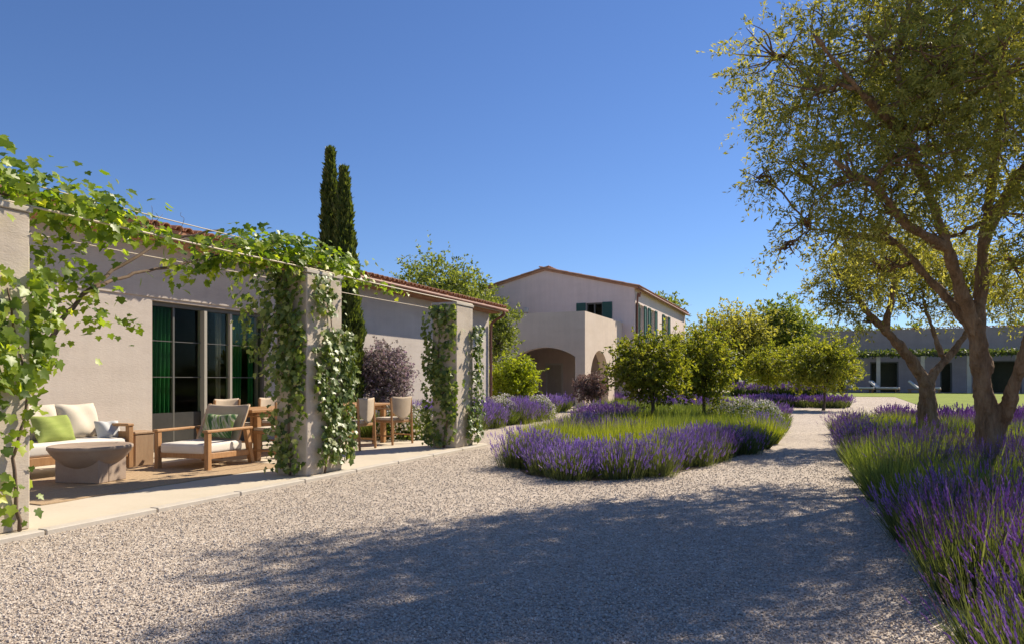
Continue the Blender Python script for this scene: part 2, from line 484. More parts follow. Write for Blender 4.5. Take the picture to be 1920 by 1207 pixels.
def curve(pts, n=8):
    """Catmull-Rom through the points"""
    p = np.array(pts, float)
    if len(p) < 3:
        t = np.linspace(0, 1, n + 1)[:, None]
        return p[0] * (1 - t) + p[-1] * t
    q = np.concatenate([[2 * p[0] - p[1]], p, [2 * p[-1] - p[-2]]])
    out = []
    for i in range(1, len(q) - 2):
        for k in range(n):
            t = k / n
            a, b_, c, d = q[i - 1], q[i], q[i + 1], q[i + 2]
            out.append(0.5 * (2 * b_ + (c - a) * t + (2 * a - 5 * b_ + 4 * c - d) * t * t + (3 * b_ - a - 3 * c + d) * t ** 3))
    out.append(p[-1])
    return np.array(out)

def empty(name, label, cat, loc=(0, 0, 0), rz=0.0, group=None):
    o = bpy.data.objects.new(name, None)
    COL.objects.link(o)
    o.location = loc
    o.rotation_euler = (0, 0, rz)
    o.empty_display_size = 0.2
    return tag(o, label, cat, group)

def tag(o, label, cat, group=None):
    o['label'], o['category'] = label, cat
    if group:
        o['group'] = group
    return o

def link(name, mesh, parent, loc=None, rot=None, scale=None):
    o = bpy.data.objects.new(name, mesh)
    COL.objects.link(o)
    o.parent = parent
    if loc is not None:
        o.location = loc
    if rot is not None:
        o.rotation_euler = rot
    if scale is not None:
        o.scale = scale
    return o

def copy_tree(o, parent=None, loc=None, rz=None, label=None, group=None):
    c = o.copy()
    COL.objects.link(c)
    if parent is not None:
        c.parent = parent
    if loc is not None:
        c.location = loc
    if rz is not None:
        c.rotation_euler = (0, 0, rz)
    if label:
        c['label'] = label
    if group:
        c['group'] = group
    for ch in list(o.children):
        copy_tree(ch, c)
    return c

def structure(o):
    o['kind'] = 'structure'
    return o

def stuff(o):
    o['kind'] = 'stuff'
    return o

# leaf templates: x across, y out of the blade, z along
T_OLIVE = (np.array([(0, 0, 0), (0.13, 0.03, 0.5), (0, 0, 1), (-0.13, 0.03, 0.5)]), [np.array([[0, 1, 2], [0, 2, 3]])])
T_LEAF = (np.array([(0, 0, 0), (0.26, 0.06, 0.45), (0, -0.05, 1), (-0.26, 0.06, 0.45)]), [np.array([[0, 1, 2], [0, 2, 3]])])
T_SPRAY = (np.array([(-0.5, 0, 0.1), (0.5, 0, 0.1), (0.35, 0.15, 0.6), (0, 0.05, 1.0), (-0.35, -0.12, 0.6)]), [np.array([[0, 1, 2], [0, 2, 4], [4, 2, 3]])])
_h = [(0.19, -0.12), (0.46, 0.03), (0.35, 0.23), (0.57, 0.46), (0.28, 0.57), (0.16, 0.80)]
_o = [(0, 0.0)] + _h + [(0, 1.0)] + [(-a, b_) for a, b_ in _h[::-1]]
T_VINE = (np.array([(0, 0.0, 0.32)] + [(a, 0.16 * abs(a) * (1 if i % 2 else 0.6) - 0.16 * max(0, b_ - 0.4), b_) for i, (a, b_) in enumerate(_o)]),
          [np.array([[0, 1 + i, 1 + (i + 1) % len(_o)] for i in range(len(_o))])])
T_OCT = (np.array([(0.5, 0, 0.4), (0, 0.5, 0.4), (-0.5, 0, 0.4), (0, -0.5, 0.4), (0, 0, 1), (0, 0, 0)]),
         [np.array([[0, 1, 4], [1, 2, 4], [2, 3, 4], [3, 0, 4], [1, 0, 5], [2, 1, 5], [3, 2, 5], [0, 3, 5]])])
def t_blade(bend):
    z = [0, 0.5, 1.0]
    y = [0, bend * 0.25, bend]
    return (np.array([(-0.5, 0, 0), (0.5, 0, 0), (0.42, y[1], z[1]), (-0.42, y[1], z[1]), (0, y[2], z[2] - abs(bend) * 0.3)]), [np.array([[0, 1, 2, 3]]), np.array([[3, 2, 4]])])

# ------------------------------------------------------------------ terrain and ground sheets
GY = [-60, 0, 15, 30] + list(np.arange(32, 56.1, 2.0)) + [62, 80, 140, 400, 1800]
def gz(y):
    t = min(1.0, max(0.0, (y - 31) / 24.0))
    return 0.30 * t * t * (3 - 2 * t)

def sheet(name, x0, x1, y0, y1, dz, mat):
    ys = [y0] + [y for y in GY if y0 < y < y1] + [y1]
    v = []
    for y in ys:
        v += [(x0, y, gz(y) + dz), (x1, y, gz(y) + dz)]
    m = MB()
    m.add(v, [np.array([[2 * i, 2 * i + 1, 2 * i + 3, 2 * i + 2] for i in range(len(ys) - 1)])])
    return structure(m.build(name, mat))

def flat(name, outline, z, mat):
    m = MB()
    m.add([(x, y, z) for x, y in outline], [np.arange(len(outline))])
    return structure(m.build(name, mat))

sheet('ground', -1800, 1800, -60, 1800, 0.0, M['ground'])
sheet('gravel_drive', -40, 60, -30, 47.0, 0.004, M['gravel'])
sheet('lawn', -6, 60, 47.3, 58.5, 0.012, M['lawn'])
sheet('lawn', 4.6, 60, 33.5, 47.3, 0.012, M['lawn'])
sheet('lawn', -8, -0.6, 37.5, 46.0, 0.012, M['lawn'])
gp = sheet('gravel_path', -40, 60, 58.9, 62.0, 0.008, M['gravel'])

def smooth_outline(pts, n=5):
    p = list(pts)
    q = curve(p + [p[0]], n)[:-1]
    return [(a, b_) for a, b_ in q]
BED = smooth_outline([(-2.35, 7.95), (-1.6, 9.1), (-1.1, 11.3), (-0.65, 14.3), (-0.7, 19.0), (-1.3, 28.8), (-3.0, 31.0), (-7.2, 30.6), (-7.6, 25.2), (-5.6, 17.0), (-4.7, 12.6), (-3.55, 8.5)])
flat('soil_bed', BED, 0.010, M['soil'])
RBED = [(0.75, 1.6), (0.72, 4.0), (0.70, 7.0), (0.62, 10.3), (0.62, 15.0), (0.62, 19.4), (0.9, 21.0), (14, 22.5), (14, 1.6)]
flat('soil_bed', RBED, 0.010, M['soil'])
LBED = [(-9.80, 11.75), (-6.9, 11.75), (-7.35, 13.6), (-7.45, 15.0), (-7.35, 17.0), (-7.5, 19.5), (-8.9, 25.5), (-9.6, 28.9), (-9.80, 28.9)]
flat('soil_bed', LBED, 0.010, M['soil'])

def in_poly(pts, poly):
    x, y = pts[:, 0], pts[:, 1]
    ins = np.zeros(len(pts), bool)
    n = len(poly)
    for i in range(n):
        (x1, y1), (x2, y2) = poly[i], poly[(i + 1) % n]
        if y1 == y2:
            continue
        c = ((y1 > y) != (y2 > y)) & (x < (x2 - x1) * (y - y1) / (y2 - y1) + x1)
        ins ^= c
    return ins

# loose stones of the drive, near the camera
def loose_gravel():
    n = 135000
    # denser close to the camera
    d = 2.9 + 9.5 * rng.random(n) ** 1.7
    a = -YAW_DIR + (rng.random(n) - 0.5) * 1.45
    p = np.stack([d * np.sin(a), d * np.cos(a), np.zeros(n)], 1)
    keep = (p[:, 0] < 0.9) & (p[:, 0] > -5.42) & ~in_poly(p, BED)
    p = p[keep]
    n = len(p)
    ang = rng.random(n)
    s = 0.0042 + 0.0058 * rng.random(n) ** 1.6
    p[:, 2] = 0.004 + s * (0.1 + 0.35 * rng.random(n)) - 0.3 * s
    sz = np.stack([s * (1.5 + rng.random(n)), s * (1.5 + rng.random(n)), s * (1.1 + 0.7 * rng.random(n))], 1)
    z = rng.normal(size=(n, 3)) * 0.45 + np.array((0, 0, 1.0))
    m = MB()
    m.scatter(*T_OCT, p, z, sz, None, np.clip(rng.normal(0.58, 0.19, n), 0, 1))
    return stuff(m.build('gravel', M['pebble']))
YAW_DIR = YAW
gv = loose_gravel()
gv['label'] = 'loose beige gravel stones strewn over the drive in front'

# ------------------------------------------------------------------ long house on the left
WX = -9.81
house = empty('long_house', 'long single-storey house with pale plaster wall, green curtains and terracotta eave beside the patio', 'house', (WX, 8, 0))
def hb(name, mat, boxes, parent=house, bev=0.0, org=(WX, 8, 0)):
    m = MB()
    for (x0, x1, y0, y1, z0, z1) in boxes:
        m.box(((x0 + x1) / 2 - org[0], (y0 + y1) / 2 - org[1], (z0 + z1) / 2 - org[2]), (x1 - x0, y1 - y0, z1 - z0), bev)
    return m.build(name, mat, parent)
DY0, DY1, DZ = 8.01, 10.62, 2.50
WTOP = 3.66
hb('wall', M['plaster'], [(WX - 0.35, WX, -4, DY0, 0, WTOP), (WX - 0.35, WX, DY1, 14.25, 0, WTOP), (WX - 0.35, WX, 14.25, 15.35, 0, 1.25), (WX - 0.35, WX, 14.25, 15.35, 1.95, WTOP),
                           (WX - 0.35, WX, 15.35, 20.8, 0, WTOP), (WX - 0.35, WX, DY0, DY1, DZ, WTOP)])
hb('wall', M['plaster'], [(-16.4, WX - 0.35, 20.45, 20.798, 0, 3.6), (-16.4, -16.05, -4, 20.45, 0, 3.6), (-16.4, WX - 0.35, -3.998, -3.65, 0, 3.6)])
hb('lintel_band', M['plaster'], [(WX, WX + 0.022, -4, 11.6, 2.545, 3.52)], bev=0.004)
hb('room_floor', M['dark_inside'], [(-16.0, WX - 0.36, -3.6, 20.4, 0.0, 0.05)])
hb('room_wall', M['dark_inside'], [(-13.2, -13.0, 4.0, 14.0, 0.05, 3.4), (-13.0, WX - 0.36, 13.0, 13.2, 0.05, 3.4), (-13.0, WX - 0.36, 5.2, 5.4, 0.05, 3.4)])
# glass doors
door = hb('glass_door', M['frame_metal'], [(WX - 0.20, WX - 0.10, DY0 + 0.002, DY0 + 0.06, 0.02, DZ - 0.002), (WX - 0.20, WX - 0.10, DY1 - 0.06, DY1 - 0.002, 0.02, DZ - 0.002),
                                        (WX - 0.20, WX - 0.10, DY0 + 0.06, DY1 - 0.06, DZ - 0.07, DZ - 0.002), (WX - 0.20, WX - 0.10, DY0 + 0.06, DY1 - 0.06, 0.02, 0.07)])
ys = [DY0 + 0.06, 8.55, 9.10, 9.16, 9.72, DY1 - 0.06]
hb('post', M['post_metal'], [(WX - 0.20, WX - 0.04, 9.10, 9.16, 0.07, DZ - 0.07)], door)
hb('post', M['post_metal'], [(WX - 0.18, WX - 0.09, 9.74, 9.79, 0.07, DZ - 0.07)], door)
hb('stile', M['frame_metal'], [(WX - 0.17, WX - 0.12, 8.51, 8.545, 0.07, DZ - 0.07)], door)
for zt in (1.26, 1.86):
    for ya, yb in ((DY0 + 0.06, 9.10), (9.16, 9.74), (9.79, DY1 - 0.06)):
        hb('transom', M['frame_metal'], [(WX - 0.165, WX - 0.125, ya, yb, zt - 0.006, zt + 0.006)], door)
for ya, yb in ((DY0 + 0.06, 9.10), (9.16, 9.74), (9.79, DY1 - 0.06)):
    hb('kick_panel', M['dark_metal'], [(WX - 0.168, WX - 0.122, ya, yb, 0.07, 0.66)], door)
    hb('pane', M['glass'], [(WX - 0.150, WX - 0.142, ya, yb, 0.66, DZ - 0.07)], door)
def curtain(y0, y1, yb0, yb1, x, z0, z1, mat, waves):
    n, k = 60, 10
    v, f = [], []
    for j in range(k + 1):
        t = j / k
        for i in range(n + 1):
            u = i / n
            y = (y0 + (y1 - y0) * u) * (1 - t) + (yb0 + (yb1 - yb0) * u) * t
            v.append((x + 0.035 * math.sin(u * waves * 2 * math.pi + 0.5 * math.sin(3 * u + t)) - WX, y - 8, z1 + (z0 - z1) * t))
    for j in range(k):
        for i in range(n):
            a = j * (n + 1) + i
            f.append([a, a + 1, a + n + 2, a + n + 1])
    m = MB()
    m.add(v, [np.array(f)])
    o = m.build('curtain', mat, house, True)
    s = o.modifiers.new('thick', 'SOLIDIFY')
    s.thickness = 0.004
    return o
curtain(8.20, 8.62, 8.08, 8.60, WX - 0.30, 0.10, 2.44, M['curtain'], 6)
curtain(8.06, 8.24, 8.06, 8.16, WX - 0.33, 0.10, 2.44, M['curtain_grey'], 3)
curtain(9.86, 10.26, 9.82, 10.20, WX - 0.30, 0.10, 2.44, M['curtain'], 6)
curtain(10.40, 10.55, 10.38, 10.55, WX - 0.31, 0.10, 2.44, M['curtain'], 2)
curtain(9.60, 9.74, 9.60, 9.73, WX - 0.31, 0.10, 2.44, M['curtain_grey'], 2)
# small window behind the mauve shrub
win = hb('window', M['mauve'], [(WX - 0.16, WX + 0.012, 14.252, 14.34, 1.252, 1.948), (WX - 0.16, WX + 0.012, 15.26, 15.348, 1.252, 1.948), (WX - 0.16, WX + 0.012, 14.34, 15.26, 1.86, 1.948), (WX - 0.16, WX + 0.012, 14.34, 15.26, 1.252, 1.33), (WX - 0.15, WX - 0.06, 14.78, 14.82, 1.33, 1.86)])
hb('pane', M['glass'], [(WX - 0.12, WX - 0.11, 14.34, 14.78, 1.33, 1.86)], win)
hb('pane', M['glass'], [(WX - 0.12, WX - 0.11, 14.82, 15.26, 1.33, 1.86)], win)
# roof
EX, EZ, PITCH = -9.31, 3.55, math.radians(9.0)
tp = math.tan(PITCH)
def roof_pt(d, y, lift=0.0):                                          # d metres up the slope from the eave
    return np.array((EX - d * math.cos(PITCH) - lift * math.sin(PITCH) * -1, y, EZ + d * math.sin(PITCH) + lift * math.cos(PITCH)))
m = MB()
RD = 3.9
m.prism([(EX + 0.02, EZ - 0.02), (EX + 0.02, EZ + 0.03), (EX - RD, EZ + 0.03 + RD * tp), (-16.9, EZ - 0.2 + 0.02), (-16.9, EZ - 0.27), (EX - RD, EZ - 0.04 + RD * tp)][::-1], 1, -4.3, 21.05)
v0 = np.concatenate(m.v) - np.array((WX, 8, 0))
m.v = [v0]
roof = m.build('roof', M['terracotta'], house)
hb('eave_course', M['cap_stone'], [(WX, EX - 0.02, -4.2, 20.95, EZ - 0.085, EZ - 0.022)], roof)
hb('eave_course', M['terracotta'], [(WX, EX - 0.16, -4.2, 20.93, EZ - 0.135, EZ - 0.087)], roof)
def barrel(L_, r0, r1, n=6, th=0.016):
    """half-round roof tile lying along +z, crown towards +y"""
    m = MB()
    v = []
    for z, r in ((0, r0), (L_, r1)):
        for rr in (r, r - th):
            for i in range(n + 1):
                a = math.pi * i / n
                v.append((rr * math.cos(a), rr * math.sin(a) * 0.85, z))
    k = n + 1
    f = []
    for i in range(n):
        f += [[i, i + 1, 2 * k + i + 1, 2 * k + i][::-1], [k + i, k + i + 1, 3 * k + i + 1, 3 * k + i], [i, i + 1, k + i + 1, k + i], [2 * k + i, 2 * k + i + 1, 3 * k + i + 1, 3 * k + i][::-1]]
    for b_ in (0, n):
        f.append([b_, k + b_, 3 * k + b_, 2 * k + b_])
    return np.array(v), [np.array(f)]
TB = barrel(0.46, 0.085, 0.07)
mm = MB()
mm.add(*TB)
tile_me = mm.mesh('roof_tile', M['terracotta'], False)
slope_dir = np.array((-math.cos(PITCH), 0, math.sin(PITCH)))
Rt = Matrix(((0, math.sin(PITCH), -math.cos(PITCH)), (-1, 0, 0), (0, math.cos(PITCH), math.sin(PITCH)))).to_euler()
for i, y in enumerate(np.arange(3.0, 20.95, 0.21)):
    c = roof_pt(-0.07 + 0.015 * rng.normal(), y + 0.006 * rng.normal(), 0.05)
    link('roof_tile', tile_me, roof, Vector(c - np.array((WX, 8, 0))), Rt)
P_, Z_, X_ = [], [], []
for y in np.arange(-4.1, 20.95, 0.21):
    for d in np.arange(0.33 if y >= 2.9 else -0.07, 3.8, 0.40):
        P_.append(roof_pt(d, y + 0.006 * rng.normal(), 0.052 + 0.006 * rng.random()) - np.array((WX, 8, 0)))
P_ = np.array(P_)
m = MB()
m.scatter(*TB, P_, np.repeat(slope_dir[None], len(P_), 0), np.ones(len(P_)), np.repeat(np.array([[0, -1.0, 0]]), len(P_), 0))
stuff(m.build('tile_field', M['terracotta'], roof))
# gutter and downpipe
m = MB()
gy = np.linspace(11.7, 21.05, 10)
m.tube([(EX + 0.055 - WX, y - 8, EZ - 0.055) for y in gy], 0.05, 8)
m.build('gutter', M['copper'], house, True)
m = MB()
m.tube(curve([(EX + 0.05 - WX, 12.80, EZ - 0.10), (EX + 0.02 - WX, 12.80, EZ - 0.22), (0.16, 12.80, EZ - 0.42), (0.075, 12.80, EZ - 0.62), (0.075, 12.80, 1.7), (0.075, 12.80, 0.05)], 5), 0.042, 8)
m.build('downpipe', M['copper'], house, True)
for z in (1.1, 2.3):
    m = MB()
    m.lathe([(0.052, -0.02), (0.052, 0.02)], 10, (0.075, 12.80, z))
    m.build('bracket', M['copper'], house)

# ------------------------------------------------------------------ patio, kerb, piers, wires
m = MB()
m.box(((WX - 5.56) / 2, 4.6, 0.010), (abs(WX + 5.56), 14.2, 0.05))
patio = structure(m.build('patio', M['patio_stone']))
for y0 in np.arange(-2.5, 11.4, 1.0):
    m = MB()
    m.box((-5.50, y0 + 0.5, 0.012), (0.115, 0.988, 0.066), 0.008)
    m.build('kerb_stone', M['cap_stone'], patio)
PX0, PX1 = -6.12, -5.645
PIERS = [(2.85, 3.51), (6.77, 7.46), (10.65, 11.29)]
PLAB = ['plaster pier at left frame edge, wrapped in big vine leaves', 'middle plaster pier overgrown with ivy between armchair and dining chairs', 'far plaster pier overgrown with ivy at the end of the patio']
for (y0, y1), lb in zip(PIERS, PLAB):
    p = empty('stone_pier', lb, 'pier', ((PX0 + PX1) / 2, (y0 + y1) / 2, 0.035), 0, 'piers along the patio edge')
    m = MB()
    m.box((0, 0, 1.24), (PX1 - PX0, y1 - y0, 2.48), 0.012)
    m.build('shaft', M['stone_pier'], p)
    m = MB()
    m.box((0, 0, 2.503), (PX1 - PX0 + 0.03, y1 - y0 + 0.03, 0.045), 0.006)
    m.build('cap', M['cap_stone'], p)
def wire(name, label, x, z, y0, y1, r=0.008):
    m = MB()
    n = 40
    yy = np.linspace(y0, y1, n)
    m.tube([(x, y, z - 0.012 * abs(math.sin((y - 3.2) / 3.9 * math.pi))) for y in yy], r, 5)
    return tag(m.build(name, M['wire'], None, True), label, 'wire', 'pergola wires')
wire('pergola_wire', 'pale wire running along the outer top edge of the piers', -5.66, 2.575, -2, 11.3, 0.010)
wire('pergola_wire', 'thin wire strung along behind the piers in front of the shaded wall', -6.62, 2.56, -2, 11.9, 0.006)
wire('pergola_wire', 'upper wire carrying the vine above the piers', -5.85, 2.80, -2, 7.6, 0.006)

# ------------------------------------------------------------------ furniture
def rbox(m, c, s, b, R=None):
    """softly rounded cushion box"""
    bm = bmesh.new()
    bmesh.ops.create_cube(bm, size=1.0)
    bmesh.ops.scale(bm, vec=s, verts=bm.verts)
    bmesh.ops.bevel(bm, geom=bm.edges[:], offset=b, segments=3, profile=0.6, affect='EDGES')
    bm.verts.ensure_lookup_table()
    v = np.array([x.co[:] for x in bm.verts])
    fs = [[x.index for x in f.verts] for f in bm.faces]
    bm.free()
    if R is not None:
        v = v @ np.asarray(R).T
    m.add(v + np.array(c), fs)
    return m

def pillow(m, c, w, h, t, R):
    n = 16
    v = []
    for sgn in (1, -1):
        for j in range(n + 1):
            for i in range(n + 1):
                u, q = 2 * i / n - 1, 2 * j / n - 1
                k = max(0.0, (1 - abs(u) ** 3.2) * (1 - abs(q) ** 3.2)) ** 0.55
                px = u * w / 2 * (1 - 0.06 * (1 - abs(q) ** 2)) 
                pz = q * h / 2 * (1 - 0.06 * (1 - abs(u) ** 2))
                v.append((px, sgn * t / 2 * k + 0.012 * math.sin(5 * u + 2 * q), pz))
    k = (n + 1) ** 2
    f = []
    for j in range(n):
        for i in range(n):
            a = j * (n + 1) + i
            f += [[a, a + 1, a + n + 2, a + n + 1][::-1], [k + a, k + a + 1, k + a + n + 2, k + a + n + 1]]
    m.add(np.array(v) @ np.asarray(R).T + np.array(c), [np.array(f)])
    return m

def rx(a):
    c, s = math.cos(a), math.sin(a)
    return np.array([[1, 0, 0], [0, c, -s], [0, s, c]])
PZ = 0.036
# rug
m = MB()
g = 60
v, f = [], []
for j in range(g + 1):
    for i in range(g + 1):
        v.append((-8.35 + 1.75 * i / g + 0.012 * math.sin(j * 0.5), 4.2 + 3.35 * j / g, PZ + 0.010 + 0.003 * math.sin(i * 2.1) * math.sin(j * 2.1)))
for j in range(g):
    for i in range(g):
        a = j * (g + 1) + i
        f.append([a, a + 1, a + g + 2, a + g + 1])
m.add(v, [np.array(f)])
rug = m.build('rug', M['jute'])
sd = rug.modifiers.new('thick', 'SOLIDIFY')
sd.thickness = 0.009
tag(rug, 'woven tan jute rug under the bowl table and armchair', 'rug')

# sofa: local x = width, faces local -y, turned to face +X
SO = (-8.72, 5.41, PZ + 0.012)
sofa = empty('garden_sofa', 'teak garden sofa with white seat cushion standing against the house wall', 'sofa', SO, math.pi / 2)
W_, D_ = 2.15, 0.86
for sx in (-1, 1):
    for sy in (-1, 1):
        m = MB()
        m.box((sx * (W_ / 2 - 0.035), sy * (D_ / 2 - 0.035), 0.275), (0.07, 0.07, 0.55), 0.006)
        m.build('leg', M['teak'], sofa)
    m = MB()
    m.box((sx * (W_ / 2 - 0.045), 0, 0.567), (0.095, D_ + 0.02, 0.035), 0.008)
    m.build('armrest', M['teak'], sofa)
    m = MB()
    m.box((sx * (W_ / 2 - 0.036), 0, 0.40), (0.025, D_ - 0.14, 0.16), 0.004)
    m.build('side_panel', M['teak'], sofa)
m = MB()
m.box((0, -D_ / 2 + 0.03, 0.20), (W_ - 0.14, 0.045, 0.10), 0.005)
m.box((0, D_ / 2 - 0.03, 0.20), (W_ - 0.14, 0.045, 0.10), 0.005)
m.box((-W_ / 2 + 0.036, 0, 0.20), (0.05, D_ - 0.14, 0.10), 0.005)
m.box((W_ / 2 - 0.036, 0, 0.20), (0.05, D_ - 0.14, 0.10), 0.005)
m.build('seat_frame', M['teak'], sofa)
m = MB()
m.box((0, D_ / 2 - 0.03, 0.50), (W_ - 0.14, 0.03, 0.22), 0.005)
m.build('back_rail', M['teak'], sofa)
m = MB()
rbox(m, (0, -0.03, 0.325), (W_ - 0.17, D_ - 0.10, 0.15), 0.045)
m.build('seat_cushion', M['cushion_white'], sofa, True)
def throw(name, label, cat, w, h, t, loc, rz, tilt, mat, group=None):
    m = MB()
    pillow(m, (0, 0, 0), w, h, t, rx(tilt))
    o = m.build(name, mat, None, True)
    o.location = loc
    o.rotation_euler = (0, 0, rz)
    return tag(o, label, cat, group)
sz0 = PZ + 0.012 + 0.40
throw('throw_pillow', 'large cream back pillow at the right end of the sofa', 'pillow', 0.58, 0.48, 0.20, (-8.93, 6.17, sz0 + 0.22), math.pi / 2 + 0.1, -0.28, M['cushion_beige'], 'sofa pillows')
throw('throw_pillow', 'large cream back pillow behind the lime green one', 'pillow', 0.58, 0.48, 0.20, (-8.95, 5.62, sz0 + 0.22), math.pi / 2 - 0.05, -0.28, M['cushion_beige'], 'sofa pillows')
throw('throw_pillow', 'cream back pillow at the sofa end nearest the left pier', 'pillow', 0.58, 0.48, 0.20, (-8.95, 4.90, sz0 + 0.22), math.pi / 2, -0.28, M['cushion_beige'], 'sofa pillows')
throw('throw_pillow', 'lime green throw pillow leaning on the cream sofa pillows', 'pillow', 0.52, 0.36, 0.17, (-8.66, 5.66, sz0 + 0.155), math.pi / 2 + 0.12, -0.42, M['cushion_lime'], 'sofa pillows')
throw('throw_pillow', 'small pale grey pillow beside the sofa armrest', 'pillow', 0.30, 0.26, 0.13, (-8.62, 6.36, sz0 + 0.10), math.pi / 2 - 0.3, -0.5, M['cushion_grey'], 'sofa pillows')

# stump side table
st = empty('stump_table', 'block-like wooden stump side table between sofa and armchair', 'side table', (-8.55, 6.74, PZ))
m = MB()
m.box((0, 0, 0.215), (0.30, 0.30, 0.43), 0.012)
m.build('block', M['stump_wood'], st)
m = MB()
m.box((0, 0, 0.452), (0.32, 0.32, 0.04), 0.01)
m.build('table_top', M['stump_wood'], st)

# bowl table
bt = empty('bowl_table', 'round bowl-shaped brown concrete coffee table on a block base', 'coffee table', (-7.63, 5.42, PZ + 0.012), math.radians(14))
m = MB()
prof = [(0.02, 0.115)]
for i in range(1, 11):
    a = i / 10 * math.radians(62)
    prof.append((0.425 * math.sin(a) / math.sin(math.radians(62)), 0.115 + 0.255 * (1 - math.cos(a)) / (1 - math.cos(math.radians(62)))))
prof += [(0.432, 0.375), (0.432, 0.405), (0.417, 0.415), (0.385, 0.400), (0.02, 0.394)]
m.lathe(prof, 40)
bw = m.build('bowl', M['bowl_concrete'], bt, True)
m = MB()
m.box((0, -0.135, 0.142), (0.56, 0.15, 0.284), 0.006)
m.build('slab', M['bowl_concrete'], bt)
m = MB()
m.box((0, 0.082, 0.142), (0.56, 0.28, 0.284), 0.006)
m.build('slab', M['bowl_concrete'], bt)

# lounge armchair: faces local -y
ac = empty('lounge_armchair', 'low teak armchair with cream sling back standing on the rug', 'armchair', (-7.60, 7.03, PZ), math.radians(8))
AW, AD = 0.84, 0.92
for sx in (-1, 1):
    x = sx * (AW / 2 - 0.032)
    m = MB()
    m.box((x, -AD / 2 + 0.04, 0.245), (0.062, 0.075, 0.49), 0.006)
    m.build('leg', M['teak'], ac)
    m = MB()
    m.bar((x, AD / 2 + 0.02, 0.0), (x, AD / 2 - 0.10, 0.49), 0.062, 0.075, bev=0.006)
    m.build('leg', M['teak'], ac)
    m = MB()
    m.box((x, -0.01, 0.507), (0.085, AD + 0.02, 0.034), 0.008)
    m.build('armrest', M['teak'], ac)
    m = MB()
    m.bar((x, -AD / 2 + 0.07, 0.185), (x, AD / 2 - 0.05, 0.165), 0.03, 0.075, bev=0.005)
    m.build('side_rail', M['teak'], ac)
    m = MB()
    m.bar((sx * (AW / 2 - 0.10), AD / 2 - 0.28, 0.18), (sx * (AW / 2 - 0.10), AD / 2 + 0.06, 0.83), 0.035, 0.045, bev=0.005)
    m.build('back_post', M['teak'], ac)
m = MB()
m.box((0, -AD / 2 + 0.05, 0.19), (AW - 0.12, 0.035, 0.075), 0.005)
m.build('front_rail', M['teak'], ac)
m = MB()
v, f = [], []
for j in range(13):
    for i in range(13):
        u, q = i / 12, j / 12
        z = 0.30 + 0.53 * q
        y = AD / 2 - 0.28 + (z - 0.18) / 0.65 * 0.34 + 0.035 * math.sin(math.pi * u) * (0.4 + 0.6 * math.sin(math.pi * q)) - 0.03
        v.append(((u - 0.5) * (AW - 0.15), y, z - 0.018 * math.sin(math.pi * u) * (q > 0.95)))
for j in range(12):
    for i in range(12):
        a = j * 13 + i
        f.append([a, a + 1, a + 14, a + 13])
m.add(v, [np.array(f)])
sl = m.build('sling_back', M['sling'], ac, True)
sd = sl.modifiers.new('thick', 'SOLIDIFY')
sd.thickness = 0.018
m = MB()
rbox(m, (0, -0.05, 0.275), (AW - 0.14, AD - 0.14, 0.14), 0.045)
m.build('seat_cushion', M['cushion_white'], ac, True)
R8 = rotz(math.radians(8))
cpos = np.array((-7.60, 7.03, PZ)) + R8 @ np.array((0.03, 0.235, 0.535))
throw('throw_pillow', 'green brush-striped pillow leaning on the armchair back', 'pillow', 0.52, 0.36, 0.15, cpos, math.radians(8), -0.44, M['striped_linen'])

# dining table along Y
dt = empty('dining_table', 'long teak dining table reaching behind the middle pier', 'table', (-7.78, 9.42, PZ))
m = MB()
nb = 6
for i in range(nb):
    m = MB()
    m.box((-0.45 + 0.9 * (i + 0.5) / nb, 0, 0.725), (0.9 / nb - 0.005, 3.6, 0.04), 0.004)
    m.build('plank', M['teak'], dt)
m = MB()
m.box((-0.36, 0, 0.665), (0.03, 3.2, 0.08), 0.004)
m.box((0.36, 0, 0.665), (0.03, 3.2, 0.08), 0.004)
m.box((0, -1.55, 0.665), (0.69, 0.03, 0.08), 0.004)
m.box((0, 1.55, 0.665), (0.69, 0.03, 0.08), 0.004)
m.build('apron', M['teak'], dt)
for sx in (-1, 1):
    for sy in (-1, 1):
        m = MB()
        m.box((sx * 0.37, sy * 1.62, 0.35), (0.085, 0.085, 0.70), 0.006)
        m.build('leg', M['teak'], dt)

